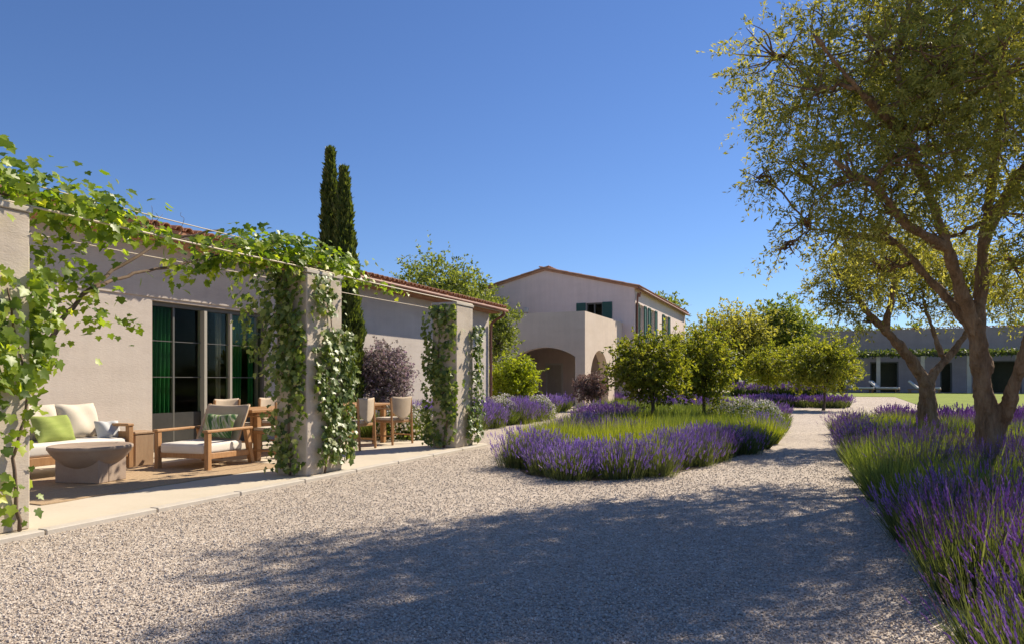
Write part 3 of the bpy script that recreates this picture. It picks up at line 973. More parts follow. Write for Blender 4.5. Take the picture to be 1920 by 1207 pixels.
def dining_chair(loc, rz, label):
    """sling chair facing local -y"""
    t = empty('dining_chair', label, 'chair', loc, rz, 'chairs around the dining table')
    w = 0.54
    for sx in (-1, 1):
        x = sx * (w / 2 - 0.016)
        m = MB()
        m.bar((x, -0.24, 0), (x, -0.22, 0.64), 0.030, 0.034)
        m.build('leg', M['teak'], t)
        m = MB()
        m.bar((x, 0.27, 0), (x, 0.23, 0.86), 0.030, 0.036)
        m.build('leg', M['teak'], t)
        m = MB()
        m.box((x, 0.0, 0.652), (0.045, 0.50, 0.022), 0.005)
        m.build('armrest', M['teak'], t)
        m = MB()
        m.bar((x, -0.215, 0.16), (x, 0.245, 0.16), 0.02, 0.026)
        m.build('stretcher', M['teak'], t)
    m = MB()
    m.box((0, -0.225, 0.42), (w - 0.07, 0.028, 0.045), 0.004)
    m.box((0, 0.235, 0.42), (w - 0.07, 0.028, 0.045), 0.004)
    m.box((-w / 2 + 0.035, 0, 0.42), (0.022, 0.42, 0.045), 0.004)
    m.box((w / 2 - 0.035, 0, 0.42), (0.022, 0.42, 0.045), 0.004)
    m.build('seat_frame', M['teak'], t)
    m = MB()
    rbox(m, (0, 0.0, 0.465), (w - 0.08, 0.43, 0.05), 0.02)
    m.build('seat', M['cushion_beige'], t, True)
    v, f = [], []
    for j in range(11):
        for i in range(15):
            u, q = i / 14, j / 10
            a = (u - 0.5) * 2
            z = 0.865 - q * (0.42 - 0.16 * abs(a) ** 1.5)
            v.append((a * (w / 2 - 0.018), 0.235 + 0.045 * (1 - a * a) - 0.02 * (0.86 - z), z + 0.012 * abs(a)))
    for j in range(10):
        for i in range(14):
            k = j * 15 + i
            f.append([k, k + 1, k + 16, k + 15][::-1])
    m = MB()
    m.add(v, [np.array(f)])
    o = m.build('sling_back', M['sling'], t, True)
    s = o.modifiers.new('thick', 'SOLIDIFY')
    s.thickness = 0.012
    return t
ch0 = dining_chair((-7.22, 7.98, PZ), -math.pi / 2, 'teak sling chair just behind the armchair, at the near table end')
copy_tree(ch0, None, (-7.17, 9.80, PZ), -math.pi / 2 + 0.08, 'sling-back teak chair right beside the ivy of the middle pier')
copy_tree(ch0, None, (-7.15, 10.95, PZ), -math.pi / 2 - 0.22, 'sling-back teak chair at the far table end, seen from behind')
copy_tree(ch0, None, (-8.42, 8.45, PZ), math.pi / 2, 'teak chair across the table in front of the glass doors')
copy_tree(ch0, None, (-8.42, 9.42, PZ), math.pi / 2 + 0.05, 'teak chair across the table beside the green curtain end')
copy_tree(ch0, None, (-8.42, 10.65, PZ), math.pi / 2 - 0.05, 'teak chair across the table, seen between the two sling-backed chairs')

# ------------------------------------------------------------------ two-storey house with arched porch
HX, HYG, HE, HR = -8.43, 35.6, 6.0, 7.2
h2 = empty('two_storey_house', 'two-storey beige house with low gable, green shutters and arched terrace porch', 'house', (HX, HYG, 0))
def h2b(name, mat, boxes, parent=h2, bev=0.0):
    return hb(name, mat, boxes, parent, bev, (HX, HYG, 0))
def h2p(name, mat, outline, axis, a, b_, parent=h2):
    m = MB()
    m.prism(outline, axis, a, b_)
    m.v = [np.concatenate(m.v) - np.array((HX, HYG, 0))]
    return m.build(name, mat, parent)
XL, XR_ = -18.4, -13.4
# gable wall with window opening
h2b('wall', M['plaster_pink'], [(XL, -11.05, HYG, HYG + 0.35, 0, HE), (-10.15, HX, HYG, HYG + 0.35, 0, HE), (-11.05, -10.15, HYG, HYG + 0.35, 0, 4.45), (-11.05, -10.15, HYG, HYG + 0.35, 5.32, HE)])
h2p('gable', M['plaster_pink'], [(XL, HE), (HX, HE), (XR_, HR)], 1, HYG, HYG + 0.35)
h2p('gable', M['plaster_pink'], [(XL, HE), (HX, HE), (XR_, HR)], 1, 51.0, 51.35)
# right wall with two tall window openings
SW = [(36.55, 37.75), (39.4, 40.6), (43.5, 44.7)]
bx = []
yy0 = HYG + 0.35
for a, b_ in SW:
    bx += [(HX - 0.35, HX, yy0, a, 0, HE), (HX - 0.35, HX, a, b_, 0, 3.2), (HX - 0.35, HX, a, b_, 5.25, HE)]
    yy0 = b_
bx += [(HX - 0.35, HX, yy0, 51.0, 0, HE)]
h2b('wall', M['plaster_pink'], bx)
h2b('wall', M['plaster_pink'], [(XL, XL + 0.35, HYG + 0.35, 51.0, 0, HE), (XL, HX - 0.002, 51.002, 51.348, 0, HE)])
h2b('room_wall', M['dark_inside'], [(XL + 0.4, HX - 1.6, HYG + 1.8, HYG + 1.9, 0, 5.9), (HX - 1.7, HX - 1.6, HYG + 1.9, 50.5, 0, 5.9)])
w = h2b('window', M['frame_metal'], [(-11.048, -10.99, HYG + 0.1, HYG + 0.18, 4.45, 5.318), (-10.21, -10.152, HYG + 0.1, HYG + 0.18, 4.45, 5.318), (-10.99, -10.21, HYG + 0.1, HYG + 0.18, 5.25, 5.318), (-10.63, -10.57, HYG + 0.1, HYG + 0.18, 4.45, 5.25)])
h2b('pane', M['glass'], [(-10.99, -10.63, HYG + 0.13, HYG + 0.14, 4.45, 5.25)], w)
h2b('pane', M['glass'], [(-10.57, -10.21, HYG + 0.13, HYG + 0.14, 4.45, 5.25)], w)
def shutter_x(x0, x1, z0, z1):
    s = h2b('shutter', M['shutter'], [(x0, x0 + 0.05, HYG - 0.06, HYG - 0.015, z0, z1), (x1 - 0.05, x1, HYG - 0.06, HYG - 0.015, z0, z1), (x0 + 0.05, x1 - 0.05, HYG - 0.06, HYG - 0.015, z0, z0 + 0.06), (x0 + 0.05, x1 - 0.05, HYG - 0.06, HYG - 0.015, z1 - 0.06, z1), (x0 + 0.05, x1 - 0.05, HYG - 0.03, HYG - 0.016, z0 + 0.06, z1 - 0.06)])
    for z in np.arange(z0 + 0.09, z1 - 0.07, 0.085):
        h2b('slat', M['shutter'], [(x0 + 0.05, x1 - 0.05, HYG - 0.052, HYG - 0.032, z, z + 0.045)], s)
shutter_x(-11.58, -11.06, 4.45, 5.33)
shutter_x(-10.14, -9.62, 4.45, 5.33)
def shutter_y(y0, y1, z0, z1):
    s = h2b('shutter', M['shutter'], [(HX + 0.015, HX + 0.06, y0, y0 + 0.05, z0, z1), (HX + 0.015, HX + 0.06, y1 - 0.05, y1, z0, z1), (HX + 0.015, HX + 0.06, y0 + 0.05, y1 - 0.05, z0, z0 + 0.08), (HX + 0.015, HX + 0.06, y0 + 0.05, y1 - 0.05, z1 - 0.08, z1), (HX + 0.016, HX + 0.03, y0 + 0.05, y1 - 0.05, z0 + 0.08, z1 - 0.08)])
for a, b_ in SW:
    shutter_y(a - 0.62, a - 0.02, 3.2, 5.27)
    shutter_y(b_ + 0.02, b_ + 0.62, 3.2, 5.27)
    w = h2b('window', M['white_trim'], [(HX - 0.2, HX - 0.12, a + 0.002, a + 0.08, 3.202, 5.248), (HX - 0.2, HX - 0.12, b_ - 0.08, b_ - 0.002, 3.202, 5.248), (HX - 0.2, HX - 0.12, a + 0.08, b_ - 0.08, 5.16, 5.248), (HX - 0.2, HX - 0.12, a + 0.08, b_ - 0.08, 3.202, 3.3)])
    h2b('pane', M['glass'], [(HX - 0.165, HX - 0.155, a + 0.08, b_ - 0.08, 3.3, 5.16)], w)
# roof: two slopes with tiles
sl2 = (HR - HE) / (HX - XR_)
ov = 0.20
h2r = h2p('roof', M['terracotta'], [(XL - ov, HE - ov * sl2 + 0.002), (XR_, HR + 0.002), (HX + ov, HE - ov * sl2 + 0.002), (HX + ov, HE - ov * sl2 + 0.09), (XR_, HR + 0.09), (XL - ov, HE - ov * sl2 + 0.09)], 1, HYG - 0.12, 51.5)
p2 = math.atan(sl2)
TB2 = barrel(0.9, 0.12, 0.10, 5)
P_, Zd = [], []
for side in (1, -1):
    for y in np.arange(HYG - 0.05, 51.4, 0.28):
        for d in np.arange(-0.06, 5.3, 0.8):
            x = (HX + ov - d * math.cos(p2)) if side == 1 else (XL - ov + d * math.cos(p2))
            P_.append((x - HX, y - HYG, HE - ov * sl2 + 0.10 + d * math.sin(p2)))
            Zd.append((-side * math.cos(p2), 0, math.sin(p2)))
P_, Zd = np.array(P_), np.array(Zd)
first = np.abs(P_[:, 0] - (ov + 0.06 * math.cos(p2))) < 0.05
m = MB()
m.scatter(*TB2, P_[~first], Zd[~first], np.ones((~first).sum()), np.stack([np.zeros((~first).sum()), np.sign(Zd[~first][:, 0]), np.zeros((~first).sum())], 1))
stuff(m.build('tile_field', M['terracotta'], h2r))
mm = MB()
mm.add(*TB2)
tile2 = mm.mesh('roof_tile', M['terracotta'])
Rt2 = Matrix(((0, math.sin(p2), -math.cos(p2)), (-1, 0, 0), (0, math.cos(p2), math.sin(p2)))).to_euler()
for q in P_[first]:
    link('roof_tile', tile2, h2r, Vector(q), Rt2)
m = MB()
m.tube([(ov + 0.03, y - HYG, HE - ov * sl2 + 0.0) for y in np.linspace(HYG - 0.1, 51.4, 6)], 0.07, 8)
m.build('gutter', M['copper'], h2, True)
m = MB()
m.tube(curve([(ov + 0.05, 0.28, HE - 0.2), (0.2, 0.28, HE - 0.45), (0.09, 0.28, HE - 0.7), (0.09, 0.28, 0.05)], 5), 0.05, 8)
m.build('downpipe', M['copper'], h2, True)
# porch: front wall with segmental arch, side wall with round arches
PYF, PX_R, PX_L, PT = 29.0, -9.05, -16.6, 4.22
def arch_pts(x0, x1, spring, rise, n=16):
    c, hw = (x0 + x1) / 2, (x1 - x0) / 2
    r = (hw * hw + rise * rise) / (2 * rise)
    zc = spring + rise - r
    a0 = math.asin(min(1.0, hw / r))
    return [(c + r * math.sin(-a0 + 2 * a0 * i / n), zc + r * math.cos(-a0 + 2 * a0 * i / n)) for i in range(n + 1)]
fr = [(PX_L, 0), (-12.36, 0)] + arch_pts(-12.36, -9.50, 2.25, 0.43) + [(-9.50, 0), (PX_R, 0), (PX_R, PT), (PX_L, PT)]
h2p('porch_wall', M['plaster_warm'], fr, 1, PYF, PYF + 0.40)
sd_ = [(PYF + 0.40, 0), (29.85, 0)] + arch_pts(29.85, 32.75, 1.62, 0.98) + [(32.75, 0), (33.9, 0)] + arch_pts(33.9, 35.2, 1.62, 0.64) + [(35.2, 0), (HYG, 0), (HYG, PT), (PYF + 0.40, PT)]
h2p('porch_wall', M['plaster_warm'], sd_, 0, PX_R - 0.40, PX_R)
h2b('porch_wall', M['plaster_warm'], [(PX_L, PX_L + 0.35, PYF + 0.4, HYG, 0, PT)])
h2b('terrace_slab', M['plaster_warm'], [(PX_L + 0.35, PX_R - 0.402, PYF + 0.402, HYG - 0.002, 3.0, 3.25)])
d2 = h2b('porch_door', M['white_trim'], [(-13.35, -13.25, HYG - 0.05, HYG - 0.003, 0.02, 2.15), (-12.45, -12.35, HYG - 0.05, HYG - 0.003, 0.02, 2.15), (-13.25, -12.45, HYG - 0.05, HYG - 0.003, 2.05, 2.15)])
h2b('door_leaf', M['cap_stone'], [(-13.25, -12.87, HYG - 0.035, HYG - 0.004, 0.02, 2.05)], d2)
h2b('door_leaf', M['cap_stone'], [(-12.85, -12.45, HYG - 0.035, HYG - 0.004, 0.02, 2.05)], d2)
h2b('wall_lamp', M['white_trim'], [(-14.62, -14.34, HYG - 0.14, HYG - 0.003, 4.93, 5.2)], h2, 0.04)

# ------------------------------------------------------------------ far low building on the right
FY, FXL, FXR = 62.0, -0.3, 34.0
fz = gz(FY)
far = empty('far_house', 'far low house with shaded wall, dark pergola beam and tiled wall top behind the lawn', 'house', (FXL, FY, fz))
def fb(name, mat, boxes, parent=far, bev=0.0):
    return hb(name, mat, boxes, parent, bev, (FXL, FY, fz))
op = [(2.0, 2.8, 2.3), (4.6, 6.6, 2.4), (9.4, 10.2, 2.3), (12.3, 14.6, 2.4), (17.0, 17.9, 2.3), (20.6, 22.8, 2.4)]
bx, x0 = [], FXL
for a, b_, t in op:
    bx += [(x0, FXL + a, FY, FY + 0.4, fz, fz + 4.9), (FXL + a, FXL + b_, FY, FY + 0.4, fz + t, fz + 4.9)]
    x0 = FXL + b_
bx.append((x0, FXR, FY, FY + 0.4, fz, fz + 4.9))
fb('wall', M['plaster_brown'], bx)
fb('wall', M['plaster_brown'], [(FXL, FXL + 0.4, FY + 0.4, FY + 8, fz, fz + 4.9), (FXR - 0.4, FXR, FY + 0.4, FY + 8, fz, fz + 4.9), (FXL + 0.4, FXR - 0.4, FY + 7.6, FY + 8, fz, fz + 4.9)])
fb('roof', M['terracotta'], [(FXL + 0.402, FXR - 0.402, FY + 0.402, FY + 7.598, fz + 4.5, fz + 4.8)])
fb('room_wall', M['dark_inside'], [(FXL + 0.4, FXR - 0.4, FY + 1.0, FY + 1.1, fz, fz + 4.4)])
for a, b_, t in op:
    d = fb('door', M['frame_metal'], [(FXL + a + 0.002, FXL + a + 0.10, FY + 0.1, FY + 0.2, fz + 0.02, fz + t - 0.002), (FXL + b_ - 0.10, FXL + b_ - 0.002, FY + 0.1, FY + 0.2, fz + 0.02, fz + t - 0.002), (FXL + a + 0.10, FXL + b_ - 0.10, FY + 0.1, FY + 0.2, fz + t - 0.1, fz + t - 0.002)])
    fb('pane', M['glass'], [(FXL + a + 0.1, FXL + b_ - 0.1, FY + 0.14, FY + 0.15, fz + 0.02, fz + t - 0.1)], d)
mm = MB()
mm.add(*barrel(0.6, 0.15, 0.13, 5))
ft = mm.mesh('wall_top_tile', M['terracotta'])
for x in np.arange(FXL + 0.15, FXR, 0.36):
    link('wall_top_tile', ft, far, (x - FXL, 0.48, 4.92), (math.pi / 2, 0, 0))
fb('pergola_beam', M['dark_metal'], [(FXL + 1.0, FXR - 0.5, FY - 3.05, FY - 2.9, fz + 2.72, fz + 2.92)])
for x in np.arange(FXL + 2.0, FXR - 1, 2.9):
    fb('rafter', M['dark_metal'], [(x, x + 0.1, FY - 2.898, FY - 0.002, fz + 2.76, fz + 2.86)])
    fb('post', M['plaster'], [(x - 0.08, x + 0.18, FY - 3.1, FY - 2.84, fz, fz + 2.718)])
def leafmass(name, label, cat, c, half, n, size, mat, group=None, parent=None, kind=None):
    m = MB()
    p = (rng.random((n, 3)) * 2 - 1) * np.array(half)
    z = rng.normal(size=(n, 3)) + np.array((0, 0, -0.3))
    m.scatter(*T_LEAF, p, z, size * (0.6 + 0.8 * rng.random(n)))
    o = m.build(name, mat, parent, False, c)
    return o
fv = leafmass('climber_foliage', '', '', (FXR / 2 + 1, -2.9, 2.95), (15, 0.5, 0.22), 5000, 0.22, M['cypress_leaf'], None, far)
stuff(fv)

# loungers in front of it
def lounger(loc, rz, label):
    t = empty('sun_lounger', label, 'sun lounger', loc, rz, 'loungers before the far house')
    m = MB()
    m.box((0, 0, 0.26), (0.75, 2.0, 0.06), 0.01)
    m.build('frame', M['teak'], t)
    for sx in (-1, 1):
        for sy in (-1, 1):
            m = MB()
            m.box((sx * 0.33, sy * 0.9, 0.115), (0.06, 0.06, 0.23), 0.005)
            m.build('leg', M['teak'], t)
    m = MB()
    rbox(m, (0, -0.3, 0.36), (0.72, 1.35, 0.13), 0.05)
    m.build('mattress', M['cushion_white'], t, True)
    m = MB()
    rbox(m, (0, 0.66, 0.60), (0.72, 0.80, 0.13), 0.05, rx(0.75))
    m.build('back_cushion', M['cushion_white'], t, True)
    return t
l0 = lounger((3.25, 57.2, gz(57.2) + 0.01), 1.35, 'white cushioned sun lounger nearest the small tree before the far house')
copy_tree(l0, None, (4.9, 57.4, gz(57.4) + 0.01), 1.15, 'white cushioned sun lounger in the middle before the far house')
copy_tree(l0, None, (7.4, 57.0, gz(57.0) + 0.01), 1.3, 'white cushioned sun lounger beside the old olive trunk, before the far house')

# ------------------------------------------------------------------ trees
def W(px, py, Z):
    """a point of the design sketch (photo pixel at forward distance Z) in world metres"""
    u = (px - 960) / FPX
    return np.array((Z * (-math.sin(YAW) + u * math.cos(YAW)), Z * (math.cos(YAW) + u * math.sin(YAW)), CAMH + (HOR - py) * Z / FPX))

def blob_points(blobs, n, shell=0.5):
    b = np.array(blobs, float)
    w = (b[:, 3] * b[:, 4] * b[:, 5]) ** (2 / 3)
    k = rng.choice(len(b), n, p=w / w.sum())
    d = rng.normal(size=(n, 3))
    d /= np.linalg.norm(d, axis=1)[:, None]
    r = shell + (1 - shell) * rng.random(n) ** 0.8
    r *= 0.86 + 0.28 * rng.random(n)
    return b[k, :3] + d * r[:, None] * b[k, 3:6], d, k

def tree(name, label, cat, base, limbs, blobs, n_tw, lv, ln, wd, lmat, bmat, group=None, droop=0.3, shell=0.45, tw=0.35, br=0.03, T=T_OLIVE, gnarl=0.12, nbr=9, vox=0):
    t = empty(name, label, cat, tuple(base), 0, group)
    base = np.array(base, float)
    m, mb = MB(), MB()
    nodes, nrad = [], []
    for i, (pts, r0, r1) in enumerate(limbs):
        p = curve(pts, 7)
        k = np.linspace(0, 1, len(p))
        p[1:-1] += rng.normal(size=(len(p) - 2, 3)) * r0 * 0.025
        rr = r0 + (r1 - r0) * k ** (0.8 if i or not vox else 0.55)
        if i == 0:
            rr = rr * (1 + 0.55 * np.exp(-k * 6))
        m.tube(p - base, rr, 12 if r0 > 0.07 else 7, gnarl)
        nodes.append(p[len(p) // 3:])
        nrad.append(rr[len(p) // 3:])
    nodes, nrad = np.concatenate(nodes), np.concatenate(nrad)
    P, D, K = blob_points(blobs, n_tw, shell)
    b = np.array(blobs, float)
    # secondary branches: from the nearest limb point towards each blob's heart, then out
    bn = []
    for j in range(len(b)):
        c = b[j, :3]
        d = np.linalg.norm(nodes - c, axis=1) + np.maximum(0, nodes[:, 2] - c[2]) * 1.0
        s = nodes[d.argmin()]
        sr = min(nrad[d.argmin()] * 0.8, br)
        mid = (s + c) / 2 + rng.normal(size=3) * 0.12 * np.linalg.norm(c - s) + np.array((0, 0, 0.06 * np.linalg.norm(c - s)))
        q = curve([s, mid, c], 6)
        q[1:-1] += rng.normal(size=(len(q) - 2, 3)) * 0.02
        mb.tube(q - base, np.linspace(sr, br * 0.35, len(q)), 6, gnarl)
        bn.append(q)
        sel = np.where(K == j)[0]
        for a in rng.choice(sel, min(nbr, len(sel)), replace=False) if len(sel) else []:
            s2 = q[rng.integers(len(q) // 2, len(q))]
            e = P[a]
            mid = (s2 + e) / 2 + rng.normal(size=3) * 0.1 * np.linalg.norm(e - s2)
            qq = curve([s2, mid, e], 4)
            mb.tube(qq - base, np.linspace(br * 0.4, br * 0.1, len(qq)), 4, 0)
    tk = m.build('trunk', bmat, t, True)
    if vox:
        rm = tk.modifiers.new('fuse', 'REMESH')
        rm.mode, rm.voxel_size, rm.use_smooth_shade = 'VOXEL', vox, True
        sm = tk.modifiers.new('smooth', 'SMOOTH')
        sm.factor, sm.iterations = 0.5, 5
        tx = bpy.data.textures.new('gnarl', 'CLOUDS')
        tx.noise_scale = 0.22
        dp = tk.modifiers.new('gnarl', 'DISPLACE')
        dp.texture, dp.strength, dp.mid_level, dp.texture_coords = tx, 0.07, 0.5, 'LOCAL'
        tx2 = bpy.data.textures.new('bark', 'CLOUDS')
        tx2.noise_scale = 0.05
        dp = tk.modifiers.new('bark', 'DISPLACE')
        dp.texture, dp.strength, dp.mid_level, dp.texture_coords = tx2, 0.022, 0.5, 'LOCAL'
    stuff(mb.build('branches', bmat, t, True))
    # twigs carry the leaves
    out = P - b[K, :3]
    out /= np.linalg.norm(out, axis=1)[:, None] + 1e-6
    tdir = out * 0.7 + rng.normal(size=(n_tw, 3)) * 0.6 + np.array((0, 0, -droop))
    tdir /= np.linalg.norm(tdir, axis=1)[:, None]
    tlen = tw * (0.6 + 0.8 * rng.random(n_tw))
    tone_tw = np.clip(rng.normal(0.5, 0.16, n_tw), 0, 1)
    u = rng.random((n_tw, lv))
    pos = P[:, None] + tdir[:, None] * (u * tlen[:, None])[..., None]
    pos[..., 2] -= droop * 0.5 * (u ** 2) * tlen[:, None]
    pos += rng.normal(size=pos.shape) * 0.012
    ld = tdir[:, None] * 0.8 + rng.normal(size=(n_tw, lv, 3)) * 0.75
    n = n_tw * lv
    tone = np.clip(np.repeat(tone_tw, lv) + rng.normal(0, 0.17, n), 0, 1)
    s = ln * (0.6 + 0.7 * rng.random(n))
    cm = MB()
    cm.scatter(*T, pos.reshape(-1, 3) - base, ld.reshape(-1, 3), np.stack([s * wd, s, s], 1), None, tone)
    # the twigs themselves
    cm2 = MB()
    sel = rng.choice(n_tw, min(n_tw, 900), replace=False)
    cm2.scatter(*t_blade(0.15), P[sel] - tdir[sel] * 0.12 - base, tdir[sel], np.stack([np.full(len(sel), 0.006 + 0.05 * br), np.ones(len(sel)) * 0.1, tlen[sel] + 0.1], 1))
    stuff(cm2.build('twigs', bmat, t))
    stuff(cm.build('crown', lmat, t))
    return t

# big olive on the right
Z0 = 8.6
B = lambda px, py, dz=0.0: W(px, py, Z0 + dz)
base = B(1850, 880)
base[2] = 0.0
fork = B(1832, 640, -0.05)
limbs = [([base, B(1853, 800), B(1841, 720), fork, B(1838, 550, 0.1), B(1846, 450, 0.2), B(1860, 330, 0.5), B(1880, 160, 0.6), B(1870, 0, 0.7)], 0.150, 0.035),
         ([B(1856, 850), B(1872, 800), B(1895, 745, -0.2), B(1925, 650, -0.5), B(1965, 540, -0.8), B(2010, 420, -1.0)], 0.115, 0.04),
         ([B(1848, 690), B(1822, 620), B(1785, 570, 0.1), B(1735, 515, 0.3), B(1680, 455, 0.5), B(1610, 400, 0.7)], 0.095, 0.028),
         ([B(1846, 700), B(1826, 610, -0.1), B(1803, 550, -0.2), B(1778, 470, -0.4), B(1745, 370, -0.6), B(1700, 250, -0.8), B(1680, 110, -0.9)], 0.105, 0.03),
         ([B(1735, 350, -0.6), B(1680, 230, -0.4), B(1600, 165, -0.2), B(1510, 130, 0.0)], 0.07, 0.02),
         ([B(1715, 280, -0.7), B(1620, 180, -1.2), B(1520, 60, -1.5)], 0.06, 0.02),
         ([B(1775, 465, -0.4), B(1700, 420, -0.9), B(1640, 350, -1.3), B(1560, 300, -1.5)], 0.07, 0.02),
         ([B(1850, 430, 0.2), B(1910, 330, 0.2), B(1990, 200, 0.2)], 0.09, 0.03),
         ([B(1680, 455, 0.5), B(1600, 440, 0.3), B(1520, 430, 0.2)], 0.05, 0.015)]
k = Z0 / FPX
raw = [(1450, 110, 0.0, 88), (1560, 60, 0.2, 95), (1530, 170, -0.6, 90), (1470, 215, 0.2, 75), (1640, 90, -0.8, 120), (1760, 60, -0.5, 120), (1880, 70, 0.0, 120), (1990, 110, 0.3, 130),
       (1620, 240, 0.6, 100), (1500, 300, -0.2, 70), (1585, 330, -1.0, 85), (1700, 180, 0.9, 120), (1790, 210, -1.0, 110), (1870, 270, 0.4, 110), (1960, 270, -0.6, 120),
       (1500, 415, 0.2, 60), (1580, 435, 0.3, 72), (1660, 390, -0.8, 85), (1740, 330, 1.1, 90), (1640, 500, 0.9, 55), (1730, 440, 1.0, 75), (1880, 400, 0.9, 85), (1950, 420, -0.7, 90), (1900, 500, 0.6, 60),
       (1720, -185, -0.8, 75), (1830, -225, -0.7, 95), (1950, -215, -0.5, 105), (1760, -135, -0.7, 105), (1880, -150, -0.5, 115), (1995, -120, -0.3, 115), (1650, -20, 0.5, 90), (1770, -50, 0.6, 110), (1900, -50, 0.3, 110), (2030, 20, 0.6, 130), (2070, 180, 0.0, 120), (2050, 330, 0.2, 100), (1425, 330, 0.1, 28), (1470, 470, 0.2, 30),
       (1700, 100, 1.6, 105), (1820, 120, 1.7, 120), (1780, 120, -1.5, 100), (1880, 150, -1.9, 110), (1720, 280, -1.5, 85)]
blobs = [tuple(B(px, py, dz)) + (r * k, r * k * 1.05, r * k * 0.92) for px, py, dz, r in raw]
tree('olive_tree', 'big gnarled olive tree with forking trunk rising from lavender, crown cut by the frame', 'tree', base, limbs, blobs, 5800, 25, 0.066, 1.1, M['olive_leaf'], M['bark'], 'old olive trees', 0.38, 0.42, 0.34, 0.035, nbr=14, vox=0.018)

# second olive behind it
Z0 = 13.3
k = Z0 / FPX
base = B(1736, 830)
base[2] = 0.0
fork = B(1735, 700)
limbs = [([base, B(1738, 770), B(1733, 715), B(1690, 652), B(1650, 610), B(1615, 570), B(1605, 520, 0.2)], 0.215, 0.03),
         ([B(1660, 618), B(1672, 560, -0.2), B(1678, 500, -0.3)], 0.08, 0.03),
         ([B(1738, 760), B(1748, 705), B(1790, 655, 0.2), B(1822, 600, 0.3), B(1815, 540, 0.4)], 0.115, 0.035),
         ([B(1765, 668, 0.1), B(1750, 620, 0.3), B(1735, 580, 0.3)], 0.07, 0.03),
         ([B(1615, 570), B(1585, 530, 0.1), B(1560, 490, 0.2)], 0.05, 0.015)]
raw = [(1560, 520, 0.0, 48), (1610, 480, 0.3, 52), (1670, 470, -0.2, 60), (1590, 560, -0.2, 34), (1725, 500, 0.3, 60), (1790, 500, 0.5, 60), (1850, 520, 0.2, 55), (1640, 540, 0.5, 40), (1700, 560, 0.6, 34), (1765, 575, 0.6, 34), (1900, 560, 0.4, 50), (1560, 570, 0.2, 22), (1620, 600, 0.1, 20)]
blobs = [tuple(B(px, py, dz)) + (r * k, r * k * 1.1, r * k * 0.9) for px, py, dz, r in raw]
tree('olive_tree', 'smaller olive tree with wide Y-shaped trunk behind the big one', 'tree', base, limbs, blobs, 2000, 14, 0.082, 1.1, M['olive_leaf'], M['bark'], 'old olive trees', 0.35, 0.3, 0.30, 0.03, nbr=10, vox=0.02)

def small_tree(name, label, cat, c, rad, zc, n_tw, lv, ln, wd, lmat, group=None, height_r=None, nb=14, T=T_LEAF, tr=0.05, shell=0.35, br=0.022, bmat=None, zb=0.0):
    """short trunk, five limbs, an uneven crown of blobs around (c, zc)"""
    cx, cy = c
    hr = height_r or rad * 0.9
    base = np.array((cx, cy, zb))
    ctr = np.array((cx, cy, zc))
    lo = np.array((cx + 0.04, cy, zb + (zc - hr * 0.75 - zb) * 0.95))
    limbs = [([base, (base + lo) / 2 + np.array((0.03, 0.02, 0)), lo], tr, tr * 0.8)]
    blobs = []
    for i in range(nb):
        a = 2.399 * i + rng.random() * 0.6
        v = (i + 0.5) / nb * 2 - 1
        q = math.sqrt(max(0, 1 - v * v))
        rr = 0.40 + 0.34 * rng.random()
        p = ctr + np.array((math.cos(a) * q * rad * 0.62, math.sin(a) * q * rad * 0.62, v * hr * 0.62))
        blobs.append(tuple(p) + (rad * rr, rad * rr, hr * rr * 0.95))
    for i in range(5):
        a = i * 1.26 + rng.random()
        e = ctr + np.array((math.cos(a) * rad * 0.5, math.sin(a) * rad * 0.5, hr * (rng.random() * 0.6)))
        limbs.append(([lo, (lo + e) / 2 + np.array((0, 0, 0.05)), e], tr * 0.55, tr * 0.15))
    return tree(name, label, cat, base, limbs, blobs, n_tw, lv, ln, wd, lmat, bmat or M['bark_grey'], group, 0.15, shell, rad * 0.28, br, T, 0.05, 4)
CG = 'small round garden trees'
small_tree('citrus_tree', 'bushy round citrus tree in the island bed before the two-storey house', 'tree', (-3.60, 16.9), 0.90, 1.52, 1300, 12, 0.085, 1.0, M['citrus_leaf'], CG, 0.80)
small_tree('citrus_tree', 'yellow-green citrus tree right behind the bushiest one', 'tree', (-2.68, 19.0), 0.94, 1.60, 1200, 12, 0.09, 1.0, M['citrus_leaf'], CG, 0.88)
small_tree('garden_tree', 'small round tree farther back, left of the lone tree by the path', 'tree', (-2.1, 38.3), 1.25, 1.95, 700, 10, 0.15, 1.0, M['citrus_leaf'], CG, 0.95, zb=gz(38.3))
small_tree('garden_tree', 'lone round yellow-green tree with thin stem by the path before the lawn', 'tree', (0.45, 30.6), 1.35, 1.82, 1100, 11, 0.12, 1.0, M['citrus_leaf'], CG, 0.98)
small_tree('garden_tree', 'half hidden little tree between the lone tree and the one farther left', 'tree', (-0.6, 36.0), 1.1, 2.0, 600, 10, 0.14, 1.0, M['citrus_leaf'], CG, 0.9, zb=gz(36))
small_tree('background_tree', 'broad olive-brown tree at the back beyond the round garden trees', 'tree', (-5.0, 52.5), 3.0, 4.1, 1800, 10, 0.22, 1.0, M['olive_leaf'], 'trees behind the garden', 2.3, 18, T_LEAF, 0.14, 0.3, 0.05, zb=gz(52))
small_tree('background_tree', 'darker leafy tree at the back touching the olive-brown one on its right', 'tree', (-2.4, 55.5), 2.4, 4.6, 1200, 10, 0.26, 1.0, M['tree_leaf'], 'trees behind the garden', 2.3, 14, T_LEAF, 0.14, 0.2, 0.05, zb=gz(55))
small_tree('background_tree', 'round green tree standing behind the far end of the tiled eave', 'tree', (-17.3, 31.6), 2.6, 4.95, 2600, 10, 0.17, 1.0, M['tree_leaf'], 'trees behind the houses', 2.3, 18, T_LEAF, 0.14, 0.3, 0.05)
